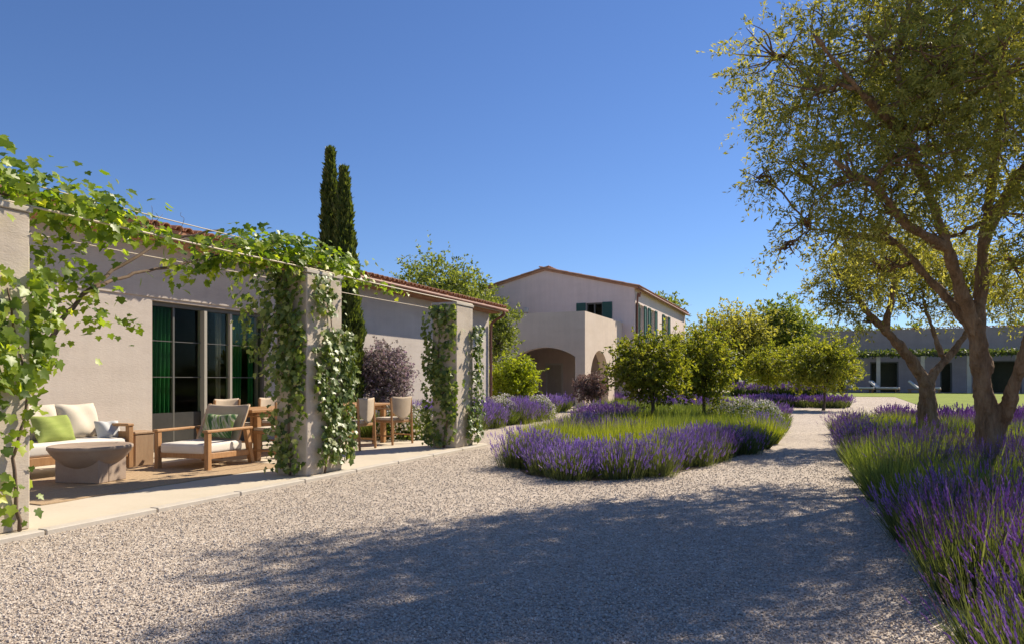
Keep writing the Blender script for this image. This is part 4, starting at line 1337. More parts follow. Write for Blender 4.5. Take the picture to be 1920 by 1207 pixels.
small_tree('background_tree', 'small green tree between the copper downpipe and the porch', 'tree', (-11.35, 24.6), 0.95, 3.1, 700, 10, 0.12, 1.0, M['tree_leaf'], 'trees behind the houses', 1.15, 10, T_LEAF, 0.06, 0.3, 0.03)
small_tree('background_tree', 'dark treetop peeking over the right roof eave of the two-storey house', 'tree', (-12.0, 58.0), 2.2, 6.4, 700, 10, 0.28, 1.0, M['tree_leaf'], 'trees behind the houses', 1.9, 10, T_LEAF, 0.16, 0.2, 0.05, zb=gz(58))
for i, (x, y, r, zc, lb) in enumerate([(1.2, 80, 2.4, 5.0, 'leftmost bright treetop showing above the tiled wall of the far house'), (5.2, 82, 2.6, 5.1, 'bright treetop above the far house, seen left of the smaller olive'),
                                       (9.8, 81, 2.4, 4.9, 'bright treetop above the far house behind the smaller olive'), (20.5, 83, 2.6, 5.2, 'bright treetop above the far house at the right frame edge')]):
    small_tree('background_tree', lb, 'tree', (x, y), r, zc, 700, 9, 0.34, 1.0, M['tree_leaf'], 'treetops over the far house', 1.9, 10, T_LEAF, 0.16, 0.2, 0.05, zb=0.3)

def treeline():
    m = MB()
    n = 16000
    x = -95 + 260 * rng.random(n)
    h = 3.2 + 2.2 * np.sin(x * 0.21) * np.sin(x * 0.083 + 1) + 1.5 * np.sin(x * 0.6 + 2)
    p = np.stack([x, 150 + 12 * rng.random(n), 0.3 + np.maximum(1.0, h) * rng.random(n) ** 0.7], 1)
    m.scatter(*T_LEAF, p, rng.normal(size=(n, 3)), 1.1 * (0.6 + 0.8 * rng.random(n)))
    return stuff(m.build('treeline', M['tree_leaf']))
treeline()['label'] = 'far dark line of trees along the horizon'

# cypresses
def cypress(label, x, y, h, r):
    t = empty('cypress_tree', label, 'tree', (x, y, 0.01), 0, 'pair of cypresses')
    m = MB()
    m.tube(curve([(0, 0, 0), (0.02, 0, h * 0.5), (0, 0.01, h * 0.95)], 6), np.linspace(0.09, 0.015, 13), 7, 0.1)
    m.build('trunk', M['bark_grey'], t, True)
    n = 15000
    z = rng.random(n) ** 0.9
    rr = r * np.minimum(1.0, (z / 0.10 + 0.25)) * (1 - np.clip((z - 0.28) / 0.72, 0, 1) ** 1.45) + 0.02
    rr = rr * (0.88 + 0.16 * np.sin(z * 40 + 2) * np.sin(z * 13))
    a = rng.random(n) * 2 * math.pi
    rr = rr * (1 + 0.13 * np.sin(3 * a + z * 17) + 0.10 * np.sin(7 * a - z * 31))
    q = np.sqrt(rng.random(n)) * 0.35 + 0.65
    p = np.stack([np.cos(a) * rr * q, np.sin(a) * rr * q, 0.12 + z * (h - 0.2)], 1)
    d = np.stack([np.cos(a) * 0.35, np.sin(a) * 0.35, np.full(n, 1.0)], 1) + rng.normal(size=(n, 3)) * 0.22
    m = MB()
    s = 0.15 * (0.5 + 0.8 * rng.random(n))
    m.scatter(*T_SPRAY, p, d, np.stack([s * 0.32, s * 0.5, s], 1), None, np.clip(rng.normal(0.5, 0.22, n) , 0, 1))
    stuff(m.build('crown', M['cypress_leaf'], t))
    return t
cypress('taller slim dark cypress at the left of the close pair beside the house wall', -9.58, 12.25, 6.22, 0.36)
cypress('slightly shorter cypress at the right of the close pair beside the house wall', -9.14, 12.15, 5.72, 0.38)

# shrubs
def shrub(name, label, c, rad, zc, hr, n, ln, lmat, group=None, T=T_LEAF, wd=1.0):
    return small_tree(name, label, 'shrub', c, rad, zc, n, 12, ln, wd, lmat, group, hr, 12, T, 0.03, 0.4, 0.014)
shrub('flowering_shrub', 'big round mauve-flowered shrub behind the dining chairs at the house wall', (-8.75, 12.95), 0.66, 1.28, 0.66, 1300, 0.055, M['mauve_leaf'], None, T_LEAF, 1.2)
shrub('lime_shrub', 'bright yellow-green shrub in front of the porch arch beside the house corner', (-9.75, 22.6), 0.88, 1.25, 0.80, 900, 0.10, M['lime_leaf'])
shrub('russet_shrub', 'reddish-brown shrub before the porch corner, left of the citrus tree', (-7.95, 26.2), 0.55, 0.95, 0.52, 700, 0.07, M['russet_leaf'])

# ------------------------------------------------------------------ lavender and bedding plants
BL = [t_blade(b_) for b_ in (-0.25, 0.12, 0.35)]
def clump_geometry(fol, flo, centres, rad, hgt, nb, ns, bw=0.010, spike=(0.055, 0.015), spread=0.55, fl_from=0.86, dome=0.0):
    """adds blades to fol and flowering stalks to flo for every centre (N x 3)"""
    C_ = np.asarray(centres, float)
    N = len(C_)
    n = N * nb
    c = np.repeat(C_, nb, 0)
    a = rng.random(n) * 2 * math.pi
    q = np.sqrt(rng.random(n))
    rr, hh = np.repeat(rad, nb), np.repeat(hgt, nb)
    off = np.stack([np.cos(a) * q * rr * 0.55, np.sin(a) * q * rr * 0.55, np.zeros(n)], 1)
    d = np.stack([np.cos(a) * q * spread, np.sin(a) * q * spread, np.ones(n)], 1) + rng.normal(size=(n, 3)) * 0.11
    ln = hh * (0.5 + 0.42 * rng.random(n)) / np.linalg.norm(d, axis=1) * (1.12 - 0.10 * q)
    kk = rng.integers(0, 3, n)
    for j in range(3):
        s = kk == j
        fol.scatter(*BL[j], (c + off)[s], d[s], np.stack([np.full(s.sum(), bw), ln[s] * 0.5, ln[s]], 1))
    if ns:
        n = N * ns
        c = np.repeat(C_, ns, 0)
        a = rng.random(n) * 2 * math.pi
        q = np.sqrt(rng.random(n))
        rr, hh = np.repeat(rad, ns), np.repeat(hgt, ns)
        off = np.stack([np.cos(a) * q * rr * (0.5 + 0.35 * dome), np.sin(a) * q * rr * (0.5 + 0.35 * dome), np.zeros(n)], 1)
        d = np.stack([np.cos(a) * q * spread, np.sin(a) * q * spread, np.ones(n)], 1) + rng.normal(size=(n, 3)) * np.where(rng.random((n, 1)) < 0.12, 0.28, 0.09)
        d /= np.linalg.norm(d, axis=1)[:, None]
        ln = hh * (fl_from - 0.30 + 0.40 * rng.random(n)) * (1.05 - 0.14 * q * q) * (1 - dome * (0.74 * rng.random(n) * q ** 1.4 + 0.12 * q ** 2))
        fol.scatter(*BL[1], c + off, d, np.stack([np.full(n, bw * 0.45), np.zeros(n) + 0.02, ln], 1), None, 0.55 + 0.4 * rng.random(n))
        tip = c + off + d * ln[:, None] * 0.97
        L0, w0 = spike
        sl = L0 * (0.7 + 0.6 * rng.random(n))
        tn = np.clip(np.repeat(rng.normal(0.5, 0.12, N), ns) + rng.normal(0, 0.20, n), 0, 1)
        for j, (f0, w) in enumerate(((0.0, 0.8), (0.34, 1.0), (0.66, 0.7))):
            flo.scatter(*T_OCT, tip + d * (sl * f0)[:, None], d + rng.normal(size=(n, 3)) * 0.12, np.stack([np.full(n, w0 * w), np.full(n, w0 * w), sl * 0.48], 1), None, tn)

def plant_template(name, rad, hgt, nb, ns, fmat, flmat, **kw):
    fol, flo = MB(), MB()
    clump_geometry(fol, flo, [(0, 0, 0)], np.array([rad]), np.array([hgt]), nb, ns, **kw)
    return fol.mesh('foliage', fmat), (flo.mesh('flower_spikes', flmat) if ns else None)

def white_template(rad, hgt):
    """rounded leafy shrub dotted with pale flowers"""
    fol, flo = MB(), MB()
    n = 900
    d = rng.normal(size=(n, 3)); d[:, 2] = np.abs(d[:, 2]); d /= np.linalg.norm(d, axis=1)[:, None]
    p = d * (0.55 + 0.45 * rng.random(n))[:, None] * np.array((rad, rad, hgt))
    fol.scatter(*T_LEAF, p, d + rng.normal(size=(n, 3)) * 0.6, 0.06 * (0.6 + 0.8 * rng.random(n)))
    n = 420
    d = rng.normal(size=(n, 3)); d[:, 2] = np.abs(d[:, 2]) + 0.15; d /= np.linalg.norm(d, axis=1)[:, None]
    p = d * (0.93 + 0.14 * rng.random(n))[:, None] * np.array((rad, rad, hgt))
    flo.scatter(*T_OCT, p, d, np.stack([np.full(n, 0.042), np.full(n, 0.042), np.full(n, 0.03)], 1))
    return fol.mesh('foliage', M['green_blade']), flo.mesh('blossoms', M['white_flower'])

TPL = {
    'lav': [plant_template('lavender', 0.40, 0.60, 320, 430, M['lav_leaf'], M['lav_flower'], spread=0.42, dome=1.0, spike=(0.06, 0.016)) for _ in range(4)],
    'violet': [plant_template('lavender', 0.40, 0.60, 320, 290, M['lav_leaf'], M['violet_flower'], spread=0.45, dome=0.9, spike=(0.06, 0.016)) for _ in range(3)],
    'tall': [plant_template('lavender', 0.42, 0.66, 380, 190, M['lav_leaf'], M['violet_flower'], spike=(0.08, 0.012), spread=0.55, dome=0.45) for _ in range(3)],
    'pink': [plant_template('lavender', 0.40, 0.62, 380, 170, M['lav_leaf'], M['pink_flower'], spike=(0.08, 0.012), spread=0.55, dome=0.4) for _ in range(3)],
    'green': [plant_template('grass', 0.42, 0.60, 620, 0, M['green_blade'], None, bw=0.009, spread=0.6) for _ in range(3)],
    'lime': [plant_template('grass', 0.44, 0.66, 650, 0, M['lime_blade'], None, bw=0.009, spread=0.6) for _ in range(3)],
    'dark': [plant_template('shrub', 0.46, 0.62, 650, 0, M['dark_blade'], None, bw=0.014, spread=0.7) for _ in range(2)],
    'white': [white_template(0.42, 0.58) for _ in range(3)],
}
NAMES = {'lav': ('lavender_bush', 'lavender'), 'violet': ('lavender_bush', 'lavender'), 'tall': ('lavender_bush', 'lavender'), 'pink': ('lavender_bush', 'lavender'),
         'green': ('grass_clump', 'grass clump'), 'lime': ('grass_clump', 'grass clump'), 'dark': ('low_shrub', 'shrub'), 'white': ('white_flower_bush', 'flower bush')}

def plant(kind, x, y, label, group, s=1.0, sh=None):
    nm, cat = NAMES[kind]
    t = empty(nm, label, cat, (x, y, 0.01), rng.random() * 6.28, group)
    a, b_ = TPL[kind][rng.integers(len(TPL[kind]))]
    t.scale = (s, s, s * (sh or (0.92 + 0.16 * rng.random())))
    stuff(link('foliage', a, t))
    if b_ is not None:
        stuff(link(b_.name.split('.')[0], b_, t))
    return t

ORD = ['first', 'second', 'third', 'fourth', 'fifth', 'sixth', 'seventh', 'eighth', 'ninth', 'tenth', 'eleventh', 'twelfth', 'thirteenth', 'fourteenth', 'fifteenth', 'sixteenth', 'seventeenth', 'eighteenth', 'nineteenth', 'twentieth']
def hexgrid(poly, step, jit=0.25, inset=0.0):
    p = np.array(poly)
    x0, y0 = p.min(0)
    x1, y1 = p.max(0)
    out = []
    for r, y in enumerate(np.arange(y0 + inset, y1, step * 0.86)):
        for x in np.arange(x0 + (step / 2 if r % 2 else 0) + inset, x1, step):
            out.append((x + (rng.random() - 0.5) * 2 * jit * step, y + (rng.random() - 0.5) * 2 * jit * step))
    out = np.array(out)
    return out[in_poly(out, poly)]

# island bed: which plant grows where
def island_kind(x, y):
    mid = -2.9 + 0.0 * y                                       # runs along the bed
    n = math.sin(x * 1.7 + y * 0.6) + 0.5 * math.sin(y * 1.3)
    if y < 9.05 - 0.22 * (x + 2.4) + 0.15 * math.sin(x * 5):
        return 'lav'
    if x > -1.45 and y < 13.8:
        return 'violet' if y < 12.3 else 'dark'
    if x > -2.0 and y < 12.6:
        return 'lav' if n > -0.9 else 'lime'
    if y < 11.7:
        return 'lime'
    if y < 13.0:
        return 'violet' if x < -2.9 else ('lime' if n > 0.2 else 'green')
    if y < 15.2:
        return 'dark' if -4.4 < x < -3.6 else ('lav' if n > 0.55 else ('lime' if n > -0.3 else 'green'))
    return None
ISL = {'lav': ('silvery purple lavender bush in the front rows of the island bed', 'lavender at the front of the island bed'),
       'violet': ('deep violet lavender bush on the path side of the island bed', 'violet lavender of the island bed'),
       'lime': ('yellow-green grassy mound behind the front lavender of the island bed', 'yellow-green mounds of the island bed'),
       'green': ('green grassy clump farther back in the island bed', 'green clumps of the island bed'),
       'dark': ('dark green low shrub at the path side of the island bed', 'dark low shrubs of the island bed')}
def edge_dist(x, y, poly):
    p = np.array(poly)
    q = np.roll(p, -1, 0)
    d = q - p
    t = np.clip((((x, y) - p) * d).sum(1) / ((d * d).sum(1) + 1e-9), 0, 1)
    return np.linalg.norm(p + d * t[:, None] - (x, y), axis=1).min()
KINDN = {'lav': 'silvery purple lavender bush', 'violet': 'deep violet lavender bush', 'lime': 'yellow-green grassy mound', 'green': 'green grassy clump', 'dark': 'dark green low shrub', 'tall': 'tall blue-violet lavender bush', 'pink': 'pink-tipped lavender bush', 'white': 'white flowering bush'}
cnt = {}
isl = [(x, y) for x, y in hexgrid(BED, 0.50) if y < 15.2]
for x, y in sorted(isl, key=lambda q: q[1]):
    kd = island_kind(x, y)
    lb, gr = ISL[kd]
    if edge_dist(x, y, BED) < 0.33:
        side = 'gravel side' if x < -2.7 else 'path side'
        i = cnt[(kd, side)] = cnt.get((kd, side), -1) + 1
        lb = f'{KINDN[kd]}, {ORD[min(i, 19)]} from front tip on {side} of island bed'
    plant(kd, x, y, lb, gr, s=(0.78 + 0.20 * rng.random()) * (1.08 if kd in ('lime', 'green') else 1.0))

def swathe(name, label, pts, kind, rad, hgt, nb, ns, fmat, flmat, bw=0.02, spike=(0.09, 0.03), zf=None):
    fol, flo = MB(), MB()
    c = np.array([(x, y, (gz(y))) for x, y in pts])
    clump_geometry(fol, flo, c, rad * (0.8 + 0.4 * rng.random(len(c))), hgt * (0.8 + 0.35 * rng.random(len(c))), nb, ns, bw=bw, spike=spike)
    t = empty(name, label, 'planting')
    t['kind'] = 'stuff'
    o = fol.build('foliage', fmat, t)
    stuff(o)
    if ns:
        stuff(flo.build('flower_spikes', flmat, t))
    return t
# the back of the island, too dense to count
back = hexgrid(BED, 0.52)
back = back[back[:, 1] > 15.2]
ph = np.sin(back[:, 0] * 0.9 + back[:, 1] * 0.55) + 0.7 * np.sin(back[:, 1] * 0.8 - back[:, 0] * 0.4)
swathe('grass_planting', 'mass of low green grass filling the back of the island bed', back[ph > -0.6], 'g', 0.40, 0.56, 110, 0, M['green_blade'], None)
swathe('lavender_planting', 'mass of purple lavender between the grasses at the back of the island bed', back[ph <= -0.6], 'l', 0.40, 0.56, 70, 60, M['lav_leaf'], M['violet_flower'])
for x, y in [(-1.05, 18.4), (-1.15, 19.4), (-1.6, 18.9), (-1.2, 20.4), (-1.7, 20.0), (-2.2, 19.3)]:
    plant('white', x, y, 'cream flowering bush at the far path corner of the island bed', 'cream bushes of the island bed', 1.1)

# left border along the house
cnt_b = {}
for x, y in sorted(hexgrid(LBED, 0.54).tolist(), key=lambda q: q[1]):
    if x < -9.5 or y > 22 or (x + 8.75) ** 2 + (y - 12.95) ** 2 < 0.3:
        continue
    if y < 13.0:
        kd = 'green' if rng.random() < 0.6 else 'white'
    else:
        kd = 'lav' if (y < 16.6 and x > -8.4) else ['lav', 'white', 'white', 'lav'][int((math.sin(x * 2.1 + y * 1.1) + 1) * 1.99) % 4]
        if rng.random() < 0.15:
            kd = 'green'
    lab = {'violet': ('violet lavender bush in the border along the house', 'violet lavender in the house border'), 'lav': ('silvery lavender bush in the border along the house', 'silvery lavender in the house border'),
           'white': ('white flowering bush in the border along the house', 'white bushes in the house border'), 'green': ('green leafy clump in the border along the house', 'green clumps in the house border')}[kd]
    if x > -8.1 and edge_dist(x, y, LBED) < 0.42:
        cnt_b[kd] = cnt_b.get(kd, -1) + 1
        lab = (f'{KINDN[kd]}, {ORD[min(cnt_b[kd], 19)]} from far pier along gravel edge of house border', lab[1])
    plant(kd, x, y, *lab, s=1.02 + 0.22 * rng.random())
far_b = hexgrid(LBED, 0.6)
far_b = far_b[(far_b[:, 1] > 22) & (far_b[:, 0] > -9.5)]
swathe('lavender_planting', 'mass of pale lavender at the far end of the house border', far_b, 'l', 0.42, 0.62, 80, 60, M['lav_leaf'], M['lav_flower'])

# right bed
def right_kind(x, y):
    n = math.sin(x * 1.4 - y * 0.9) + 0.6 * math.sin(y * 1.7 + x)
    if y < 4.5:
        return 'pink' if n > -0.5 else 'tall'
    if y < 6.3:
        return 'tall' if n > -0.9 else 'pink'
    if y < 8.8:
        return 'green' if x < 2.3 else 'tall'
    if y < 12.5:
        return 'tall' if n > -0.7 else 'green'
    if y > 12.8 and 0.95 < x < 2.9:
        return 'green' if n > -0.4 else 'lime'
    if y < 17:
        return 'violet' if x < 1.0 else 'pink' if n > 0.2 else ('green' if n > -0.8 else 'violet')
    return 'pink'
RL = {'pink': ('pink-tipped lavender bush in the bed under the olives', 'pink lavender under the olives'),
      'tall': ('tall blue-violet lavender bush in the bed under the olives', 'blue-violet lavender under the olives'),
      'violet': ('short violet lavender bush in the bed under the olives', 'short violet lavender under the olives'),
      'lime': ('pale green grassy clump in the bed under the olives', 'pale green clumps under the olives'),
      'green': ('lush green grassy clump in the bed under the olives', 'green clumps under the olives')}
tb = [(2.14, 10.3), (2.02, 15.4)]
cnt = {}
for x, y in sorted(hexgrid(RBED, 0.50, 0.25, 0.12).tolist(), key=lambda q: q[1]):
    lat = x * math.cos(YAW) + y * math.sin(YAW)
    Z = -x * math.sin(YAW) + y * math.cos(YAW)
    if Z < 2.2 or lat / Z > 0.86 or y > 17.5:
        continue
    if any((x - a) ** 2 + (y - b_) ** 2 < 0.22 for a, b_ in tb):
        continue
    kd = right_kind(x, y)
    lb, gr = RL[kd]
    dt_ = [math.hypot(x - a, y - b_) for a, b_ in tb]
    if x < 1.12:
        i = cnt[kd] = cnt.get(kd, -1) + 1
        lb = f'{KINDN[kd]}, {ORD[min(i, 19)]} from camera along gravel edge under olives'
    elif dt_[0] < 0.85:
        lb = f'{KINDN[kd]} touching the foot of the big olive trunk'
    elif dt_[1] < 0.85:
        lb = f'{KINDN[kd]} touching the foot of the smaller olive trunk'
    elif y < 4.2:
        lb = f'{KINDN[kd]} at the very front of the olive bed, away from the gravel'
    elif y < 9.4:
        lb = f'{KINDN[kd]} between the camera and the big olive trunk, inside the bed'
    elif y > 12.2:
        lb = f'{KINDN[kd]} deep in the bed level with the smaller olive trunk'
    plant(kd, x, y, lb, gr, s=(0.80 + 0.22 * rng.random()) * (0.82 if y < 3.7 else 1.0))
rb = hexgrid(RBED, 0.55)
rb = rb[rb[:, 1] > 17.5]
swathe('lavender_planting', 'broad magenta lavender mass behind the olive trunks', rb[rb[:, 0] > 1.8], 'l', 0.42, 0.52, 70, 70, M['lav_leaf'], M['pink_flower'], spike=(0.11, 0.03))
swathe('grass_planting', 'silvery green low planting at the far left corner of the olive bed', rb[rb[:, 0] <= 1.8], 'g', 0.42, 0.46, 110, 0, M['lime_blade'], None)
# far hedges and strips of lavender
def strip(x0, x1, y0, y1, step=0.55):
    return np.array([(x + rng.normal() * 0.1, y + rng.normal() * 0.1) for x in np.arange(x0, x1, step) for y in np.arange(y0, y1, step)])
swathe('lavender_planting', 'deep violet strip of lavender between path and lawn behind the island bed', strip(-2.6, 1.6, 33.2, 35.2), 'l', 0.42, 0.50, 60, 70, M['lav_leaf'], M['violet_flower'], 0.03, (0.12, 0.045))
swathe('lavender_planting', 'thin violet strip of lavender across the back of the island bed', strip(-9.0, -4.2, 34.0, 35.2), 'l', 0.42, 0.50, 60, 60, M['lav_leaf'], M['violet_flower'], 0.03, (0.12, 0.045))
swathe('hedge_planting', 'low dark purple hedge far behind the round garden trees', strip(-4.5, 1.0, 46.2, 47.2), 'l', 0.5, 0.85, 80, 60, M['dark_blade'], M['violet_flower'], 0.05, (0.16, 0.06))

# ------------------------------------------------------------------ vines
leaf_meshes = {}
def vine_leaf_mesh(mat, tone, fold):
    key = (mat, tone, fold)
    if key not in leaf_meshes:
        m = MB()
        v = T_VINE[0].copy()
        v[:, 1] *= fold
        m.add(v, T_VINE[1], tone)
        leaf_meshes[key] = m.mesh('leaf', M[mat], True)
    return leaf_meshes[key]

def vine(name, label, base, stems, leaves, nrm, size, mat, n_parts, group=None):
    """stems: list of (points, r0, r1); leaves N x 3 positions with outward normals nrm"""
    base = np.array(base, float)
    t = empty(name, label, 'vine', tuple(base), 0, group)
    for pts, r0, r1 in stems:
        m = MB()
        q = curve(pts, 6)
        q[1:-1] += rng.normal(size=(len(q) - 2, 3)) * 0.008
        m.tube(q - base, np.linspace(r0, r1, len(q)), 6, 0.15)
        m.build('stem', M['vine_stem'], t, True)
    n = len(leaves)
    nrm = nrm + rng.normal(size=(n, 3)) * 0.45
    nrm /= np.linalg.norm(nrm, axis=1)[:, None]
    z = np.array((0, 0, -1.0)) + rng.normal(size=(n, 3)) * 0.55                # blades hang down
    z = z - nrm * (z * nrm).sum(1)[:, None]
    z /= np.linalg.norm(z, axis=1)[:, None]
    x = np.cross(nrm, z)
    s = size * (0.55 + 0.75 * rng.random(n))
    tone = np.clip(rng.normal(0.5, 0.24, n), 0, 1)
    order = np.argsort(np.linalg.norm(leaves - np.array((0, 0, CAMH)), axis=1) - s * 6)
    pick = order[:n_parts * 2:2] if n >= n_parts * 2 else order[:n_parts]
    rest = np.setdiff1d(np.arange(n), pick)
    for i in pick:
        me = vine_leaf_mesh(mat, round(float(tone[i]) * 9) / 9, (0.6, 1.0, 1.6)[i % 3])
        mt = Matrix((x[i] * s[i], nrm[i] * s[i], z[i] * s[i])).transposed().to_4x4()
        mt.translation = Vector(leaves[i] - base)
        o = bpy.data.objects.new('leaf', me)
        COL.objects.link(o)
        o.parent = t
        o.matrix_local = mt
    m = MB()
    m.scatter(*T_VINE, leaves[rest] - base, z[rest], s[rest], x[rest], tone[rest])
    stuff(m.build('foliage', M[mat], t, True))
    return t

def along(pts, n, jit, fall=0.0):
    q = curve(pts, 10)
    i = rng.integers(0, len(q) - 1, n)
    u = rng.random(n)[:, None]
    p = q[i] * (1 - u) + q[i + 1] * u
    d = np.clip(rng.normal(size=(n, 3)), -1.7, 1.7) * np.array(jit)
    d[:, 2] -= fall * rng.random(n) ** 2
    return p + d, d

def face_leaves(n, axis, const, a0, a1, z0, z1, dens, out=0.05):
    """leaves hugging one face of a pier; dens(a in 0..1, z in 0..1) -> probability"""
    P, N = [], []
    while len(P) < n:
        a, z = rng.random(), rng.random()
        if rng.random() < dens(a, z):
            o = const + out * (0.3 + rng.random())
            if axis == 0:
                P.append((o, a0 + (a1 - a0) * a, z0 + (z1 - z0) * z)); N.append((1, 0, 0.35))
            else:
                P.append((a0 + (a1 - a0) * a, const - out * (0.3 + rng.random()), z0 + (z1 - z0) * z)); N.append((0, -1, 0.35))
    return np.array(P), np.array(N, float)

# middle pier
y0, y1 = PIERS[1]
A, An = face_leaves(1150, 1, y0, PX0 - 0.12, PX1 + 0.03, 0.12, 2.65, lambda a, z: (0.95 if z > 0.42 else 0.5) * (1 - 0.5 * abs(a - 0.66) * 2) * (0.4 + 0.6 * (math.sin(9 * z + 4 * a) > -0.5)), 0.12)
B1, Bn = face_leaves(1150, 0, PX1, y0 + 0.03, y1 + 0.16, 0.16, 2.5, lambda a, z: (1.0 if z < 0.72 and a > 0.12 + 0.30 * max(0, z - 0.35) + 0.10 * math.sin(9 * z) else 0.07 + (0.5 if z > 0.80 and a < 0.5 else 0)), 0.10)
A2, A2n = face_leaves(200, 1, y0 + 0.1, PX0 - 0.75, PX0 - 0.1, 1.25, 2.6, lambda a, z: 0.9 if a + 0.25 > (1 - z) else 0.1, 0.2)
pts = np.concatenate([A, B1, A2])
nr = np.concatenate([An, Bn, A2n])
xm = (PX0 + PX1) / 2
vine('ivy', 'dense ivy climbing the middle pier, dark on the shaded side', (xm, y0 - 0.03, 0.04),
     [([(xm, y0 - 0.03, 0.04), (xm - 0.02, y0 - 0.04, 0.7), (xm + 0.04, y0 - 0.03, 1.5), (xm - 0.05, y0 - 0.04, 2.5)], 0.016, 0.006),
      ([(PX1 + 0.03, y0 + 0.3, 0.04), (PX1 + 0.03, y0 + 0.4, 0.8), (PX1 + 0.03, y0 + 0.5, 1.6), (PX1 + 0.02, y0 + 0.3, 2.4)], 0.014, 0.005)], pts, nr, 0.068, 'ivy_leaf', 230, 'ivy on the piers')
# far pier
y0, y1 = PIERS[2]
A, An = face_leaves(1000, 1, y0, PX0 - 0.14, PX1 + 0.03, 0.1, 2.5, lambda a, z: 0.9 * (0.35 + 0.65 * (math.sin(11 * z + 5 * a) > -0.3)), 0.12)
B1, Bn = face_leaves(700, 0, PX1, y0 + 0.1, y1 + 0.22, 0.12, 2.2, lambda a, z: 0.9 if (a > 0.55 or z < 0.3) and a > 0.25 else 0.04, 0.10)
vine('ivy', 'dense ivy climbing the far pier at the patio end', (xm, y0 - 0.03, 0.04),
     [([(xm, y0 - 0.03, 0.04), (xm + 0.06, y0 - 0.04, 0.7), (xm - 0.1, y0 - 0.03, 1.5), (xm - 0.05, y0 - 0.04, 2.4)], 0.022, 0.006)], np.concatenate([A, B1]), np.concatenate([An, Bn]), 0.068, 'ivy_leaf', 140, 'ivy on the piers')
# near pier: big leaves
y0, y1 = PIERS[0]
B1, Bn = face_leaves(470, 0, PX1, y0 - 0.2, y1 + 0.02, 0.05, 2.45, lambda a, z: (0.9 if (0.44 < z < 0.84) else (0.10 if z > 0.84 else 0.16)) * (0.3 + 0.7 * (math.sin(8 * z + 6 * a) > -0.2)), 0.12)
A, An = face_leaves(220, 0, PX1 - 0.22, y1 + 0.0, y1 + 0.20, 0.1, 2.2, lambda a, z: 0.95 * (1 - a) if 0.56 < z < 0.95 else (0.07 if a < 0.25 else 0.0), 0.25)
vine('grapevine', 'big-leaved grapevine clothing the pier at the left frame edge', (PX1 + 0.03, y1 - 0.1, 0.04),
     [([(PX1 + 0.03, y1 - 0.1, 0.04), (PX1 + 0.03, y1 - 0.14, 0.6), (PX1 + 0.03, y1 - 0.05, 1.1), (PX1 + 0.05, y1 - 0.2, 1.9)], 0.016, 0.007)], np.concatenate([B1, A]), np.concatenate([Bn, An]), 0.080, 'vine_leaf', 260, 'grapevines of the pergola')
# arching vine over the wires
S = lambda px, py, x: np.array(W(px, py, x / (-math.sin(YAW) + (px - 960) / FPX * math.cos(YAW))))
p_a, p_b = S(62, 700, -6.05), S(165, 545, -6.15)
st1 = [S(40, 800, -6.0), p_a, S(110, 610, -6.1), p_b, S(240, 490, -6.2), S(330, 447, -6.2), S(420, 430, -6.0)]
st2 = [p_b, S(240, 517, -6.3), S(320, 500, -6.35), S(400, 482, -6.3), S(470, 470, -6.1), S(540, 470, -5.9)]
seg = []
def addp(pts, n, jit, fall=0.0, up=(0.3, -0.3, 0.8)):
    p, d = along(pts, n, jit, fall)
    seg.append((p, np.tile(np.array(up), (n, 1)) + d * 2))
addp([(-6.0, 1.2, 2.85), (-6.0, 2.6, 2.85), (-5.95, 3.7, 2.78), (-5.95, 4.5, 2.66)], 1500, (0.24, 0.25, 0.13))          # heap over the near pier
addp([(-5.8, 3.6, 2.72), (-5.75, 4.6, 2.62), (-5.75, 5.6, 2.62), (-5.75, 6.4, 2.66)], 330, (0.07, 0.2, 0.05), 0.10)     # thin run along the outer wire
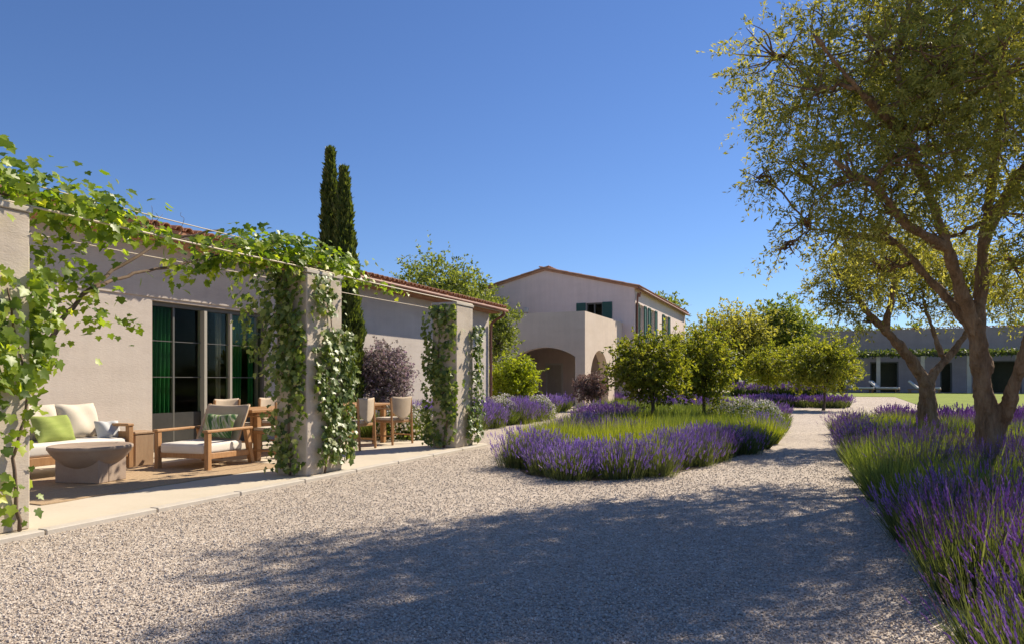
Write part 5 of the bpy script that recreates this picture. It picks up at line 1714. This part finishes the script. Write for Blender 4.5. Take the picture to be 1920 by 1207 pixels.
addp([(-6.1, 3.7, 2.5), (-6.1, 4.1, 2.35), (-6.15, 4.3, 2.0)], 150, (0.12, 0.14, 0.10), 0.35)                          # hanging under the heap
addp([st2[2], st2[3], st2[4], st2[5]], 330, (0.06, 0.1, 0.045), 0.22)
addp([st1[2], st1[3], st1[4]], 45, (0.12, 0.14, 0.12), 0.15)
addp([S(150, 560, -6.0), S(180, 600, -6.0), S(225, 640, -6.0)], 26, (0.07, 0.07, 0.07))
addp([S(215, 600, -6.1), S(250, 600, -6.1), S(262, 615, -6.1)], 12, (0.03, 0.05, 0.03))
addp([(-5.95, 5.9, 2.72), (-5.9, 6.6, 2.82), (-5.9, 7.2, 2.80), (-5.9, 7.9, 2.66)], 1000, (0.17, 0.22, 0.11))            # heap over the middle pier
addp([(-5.8, 7.6, 2.62), (-5.75, 8.3, 2.60), (-5.72, 9.0, 2.585)], 70, (0.05, 0.15, 0.04), 0.1)
pts = np.concatenate([a for a, _ in seg])
nr = np.concatenate([b_ for _, b_ in seg])
vine('grapevine', 'grapevine arching from the near pier and lying in leafy heaps over the pergola wires', tuple(st1[0]),
     [(st1, 0.030, 0.010), (st2, 0.020, 0.008), ([(-6.0, 1.2, 2.72), (-6.0, 2.6, 2.75), (-5.9, 4.5, 2.62), (-5.75, 6.4, 2.62), (-5.8, 8.8, 2.6)], 0.014, 0.006)], pts, nr, 0.076, 'vine_leaf', 290, 'grapevines of the pergola')
# bare curling tendrils standing up from the vine
td = empty('dry_tendrils', 'thin bare curling shoots standing up from the vine along the eave', 'vine shoots', (-5.9, 4.0, 2.7))
for i in range(34):
    y = 2.8 + rng.random() * 4.6
    p = np.array((-0.1 + 0.2 * rng.random(), y - 4.0, 0.0 if y < 4.6 else -0.05))
    pts = [p]
    d = np.array((rng.normal() * 0.2, rng.normal() * 0.4, 1.0))
    for k_ in range(7):
        d = d + rng.normal(size=3) * 0.55
        d /= np.linalg.norm(d)
        pts.append(pts[-1] + d * (0.035 + 0.02 * rng.random()))
    m = MB()
    m.tube(curve(pts, 3), np.linspace(0.0035, 0.0015, 22), 4)
    m.build('shoot', M['vine_stem'], td, True)
